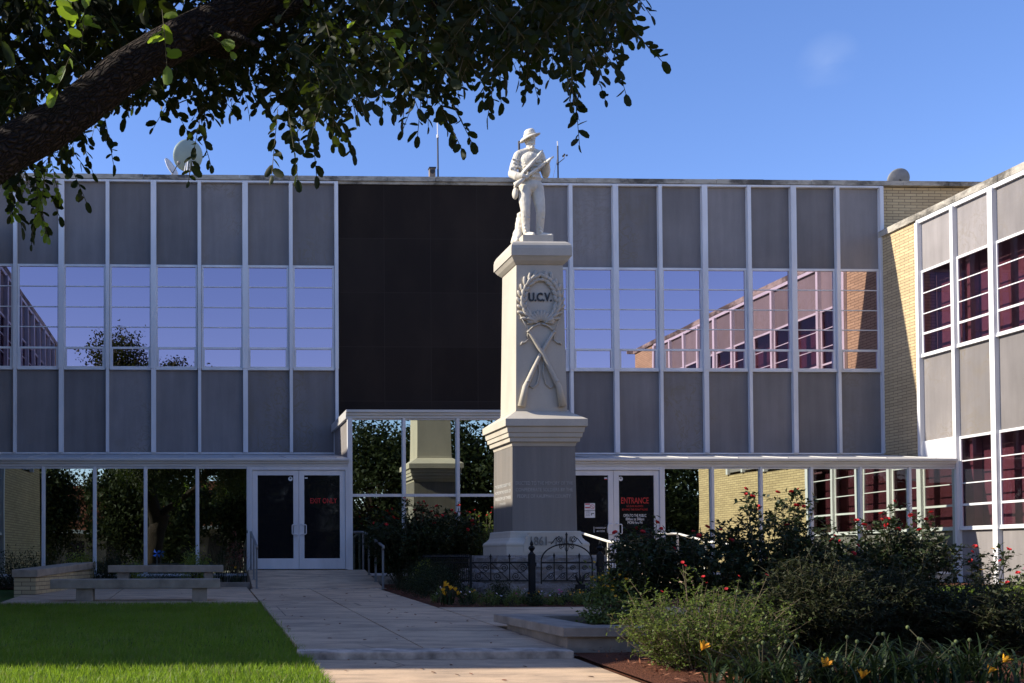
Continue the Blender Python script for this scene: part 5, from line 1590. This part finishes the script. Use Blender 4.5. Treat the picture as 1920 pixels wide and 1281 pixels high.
# long sprays hanging below the hem: bearing, rise of the tip, distance, length
for u, v, Y, L, dx in ((212, 300, 5.4, .26, .2), (160, 372, 5.6, .30, .5), (60, 452, 5.9, .42, -.1), (40, 420, 6.0, .35, .3), (85, 425, 6.1, .35, .2), (20, 400, 5.9, .3, -.3), (110, 400, 6.0, .3, .5), (355, 330, 5.2, .30, -.2), (395, 300, 5.4, .25, .3), (512, 318, 5.2, .32, -.1), (560, 325, 5.1, .34, .15),
                       (596, 318, 5.4, .30, .1), (665, 275, 5.3, .30, .3), (640, 255, 5.6, .22, .4), (690, 200, 5.6, .2, .3), (745, 200, 5.5, .2, -.2), (790, 240, 5.5, .28, -.1), (870, 262, 5.2, .42, .45), (890, 250, 5.3, .36, .5), (845, 225, 5.3, .3, .2),
                       (925, 203, 5.2, .30, -.25), (950, 175, 5.3, .25, .0), (1020, 165, 5.4, .22, .2), (995, 160, 5.2, .2, -.2), (1100, 252, 5.5, .40, .05), (1095, 190, 5.5, .3, .0), (1150, 168, 5.3, .24, .3), (1190, 155, 5.3, .30, .3), (1258, 92, 5.2, .36, 1.0), (1215, 45, 5.3, .2, .8), (1240, 5, 5.5, .15, .8)):
    tip = Vector(((u - 379) / 1900 * Y, Y, (1044 - v) / 1900 * Y))
    d = Vector((dx, RND.uniform(-.2, .2), -1)).normalized()
    oak_twig(tip - d * L * .96 + Vector((0, 0, .08 * L)), d, L, .070, .023, .08)
# a sucker on the limb and scattered sprays, sunlight put into their pale colour
keep = (lfP, lfD, lfN, lfL); lfP, lfD, lfN, lfL = [], [], [], []
for p, d in (((-.62, 5.2, 2.62), (.1, -.2, 1)), ((-.60, 5.2, 2.72), (-.4, -.1, .8)), ((-.66, 5.25, 2.66), (-.3, 0, -.6)), ((-.20, 5.1, 2.78), (.1, 0, -1))):
    oak_twig(p, d, .24, .105, .034, .2)
for u, v, Y in ((60, 445, 5.9), (40, 400, 6.0), (85, 410, 6.0), (30, 370, 5.9), (70, 380, 5.9), (100, 375, 6.0)):
    tip = Vector(((u - 379) / 1900 * Y, Y, (1044 - v) / 1900 * Y))
    oak_twig(tip + Vector((RND.uniform(-.1, .1), 0, .24)), (RND.uniform(-.4, .4), -.2, -1), .25, .06, .018, .05)
for u, v, Y in ((700, 40, 4.9), (745, 50, 4.9), (660, 20, 5.0), (395, 55, 5.2)):
    tip = Vector(((u - 379) / 1900 * Y, Y, (1044 - v) / 1900 * Y))
    oak_twig(tip, (.5, -.3, -.5), .16, .095, .035, .1)
leaves('sun_tinted_leaves', lfP, lfD, lfN, np.array(lfL), np.array(lfL) * .52, M['lf_sun_tint'], OK, LEAF8, .10, .15)
lfP, lfD, lfN, lfL = keep
# the rest of the crown above and behind, out of the frame
C0, RR = np.array([-1.6, 5.7, 5.3]), np.array([4.0, 3.5, 3.5])
tot = 0
while tot < 15000:
    m = 4000
    q = NP.normal(size=(m, 3)); q /= np.linalg.norm(q, axis=1, keepdims=True)
    rad = NP.random(m) ** .42
    lump = np.array([.82 + .28 * mnoise.noise(Vector(v * 2.6)) for v in q])
    p = C0 + q * (rad * lump)[:, None] * RR
    Y = np.maximum(p[:, 1], .8)
    hem = np.interp(p[:, 0] / Y, hx, hz, left=.30, right=9) + .055
    gap = np.array([mnoise.noise(Vector(v * .85)) for v in p])
    ok = (p[:, 2] > np.maximum(hem * Y, 2.2)) & (gap < .22) & (p[:, 1] > 1.2)
    ok &= ~((p[:, 1] < 4.2) & (p[:, 2] < 3.3))
    tt = np.maximum(0, -.4 - p[:, 0]); zz = p[:, 2] - .659 * tt; yy = p[:, 1] - .137 * tt
    ok &= ~((p[:, 0] < -.9) & (yy > 5.0) & (yy < 6.0) & (zz > 2.3) & (zz < 3.5) & (NP.random(m) < .93))  # opening shaped through the unseen crown so sunlight reaches the limb
    p = p[ok]
    for v in p:
        lfP.append(tuple(v)); lfD.append(tuple(NP.normal(size=3))); lfN.append(tuple(NP.normal(size=3) * .6 + np.array([0, 0, 1]))); lfL.append(RND.uniform(.08, .14))
    tot += len(p)
for c_, rr_, k_ in (((-3.6, 5.8, 8.0), (1.8, 1.6, 1.9), 5200), ((-1.2, 5.8, 7.5), (.9, 1.0, 1.0), 1600)):
    q = NP.normal(size=(k_, 3)); q /= np.linalg.norm(q, axis=1, keepdims=True)
    lump = np.array([.75 + .45 * mnoise.noise(Vector(v * 3.1)) for v in q])
    for v in np.array(c_) + q * (NP.random(k_) ** .45 * lump)[:, None] * np.array(rr_):
        lfP.append(tuple(v)); lfD.append(tuple(NP.normal(size=3))); lfN.append(tuple(NP.normal(size=3) * .6 + np.array([0, 0, 1]))); lfL.append(RND.uniform(.09, .15))
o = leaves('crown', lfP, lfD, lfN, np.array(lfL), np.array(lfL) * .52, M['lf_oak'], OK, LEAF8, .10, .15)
tw.build('twigs', M['stem'], OK)

# ------------------------------------------------------------------ across the street (seen in the glass)
def far_tree(label, x, y, h, r, seed, n=20000):
    z0 = -1.5; rg = np.random.default_rng(seed); rr = random.Random(seed)
    t = thing('street_tree', label, 'tree', (x, y, z0), 'trees across the street, mirrored in the glass')
    mb = MB(); mb.tube([(x, y, z0 - .2), (x + .1, y, z0 + h * .25), (x, y + .1, z0 + h * .55), (x - .1, y, z0 + h * .85)], [.32, .25, .18, .05], 10)
    K = 46; cen = []
    for k in range(K):
        a = rr.uniform(0, 6.28); e = rr.uniform(-1.0, 1.0)
        q = Vector((math.cos(a) * math.sqrt(1 - e * e * .9), math.sin(a) * math.sqrt(1 - e * e * .9), e)) * rr.uniform(.55, .95)
        cen.append((x + q.x * r, y + q.y * r, z0 + h * .56 + q.z * h * .44))
        mb.tube([(x, y, z0 + h * .3), Vector((x, y, z0 + h * .5)).lerp(Vector(cen[-1]), .5), cen[-1]], [.07, .05, .02], 5)
    mb.build('trunk', M['bark'], t, smooth=True)
    cen = np.array(cen); k = rg.integers(0, K, n)
    P = cen[k] + rg.normal(size=(n, 3)) * r * .17
    leaves('crown', P, rg.normal(size=(n, 3)), rg.normal(size=(n, 3)) * .6 + np.array([0, 0, 1]), rg.uniform(.25, .45, n), rg.uniform(.14, .26, n), M['lf_far'], t)
for i, (lb, x, y, h, r) in enumerate((('street tree mirrored at the left end of the dark ground floor glass', -13, -31, 9.5, 4.0), ('broad street tree mirrored in the middle of the left ground floor glass', -3.5, -30, 9.0, 4.2),
                                      ('tall street tree mirrored beside the exit doors', 5.0, -33, 10.5, 4.2), ('tall street tree mirrored left of the monument in the entrance bay', 12.5, -29, 11.5, 4.6),
                                      ('broad street tree mirrored right of the monument in the entrance bay', 21, -31, 12, 5.0), ('street tree mirrored in the entrance doors', 30, -30, 11, 4.6), ('street tree mirrored near the bright brick reflection', 39, -32, 11, 4.6))):
    far_tree(lb, x, y, h, r, 900 + i)
def shop(label, x0, x1, y, h, wallm, lowm):
    t = thing('shop_building', label, 'building', ((x0 + x1) / 2, y, -1.5), 'buildings across the street, mirrored in the glass')
    MB().box(x0, x1, y - 10, y, 2.6, h).build('upper_wall', wallm, t)
    mb = MB(); k = x0
    MB().box(x0, x1, y - 10, y - .3, -1.6, 2.5).build('shop_front', lowm, t)
    MB().box(x0, x1, y - .2, y + 1.2, 2.3, 2.59).build('awning', M['far_white'], t)
    while k < x1 - 2.5:
        MB().box(k + .6, k + 2.3, y - .31, y - .26, -.9, 1.7).build('window', M['far_dark'], t)
        MB().box(k + .8, k + 2.0, y - .02, y + .03, 3.4, min(5.2, h - .5)).build('window', M['far_dark'], t)
        k += 3.1
shop('orange red brick shop building mirrored in the left ground floor glass', -34, 4, -44, 6.4, M['far_red'], M['far_wall'])
shop('pale low shop building mirrored in the entrance bay glass', 4.6, 52, -46, 4.2, M['far_white'], M['far_wall'])
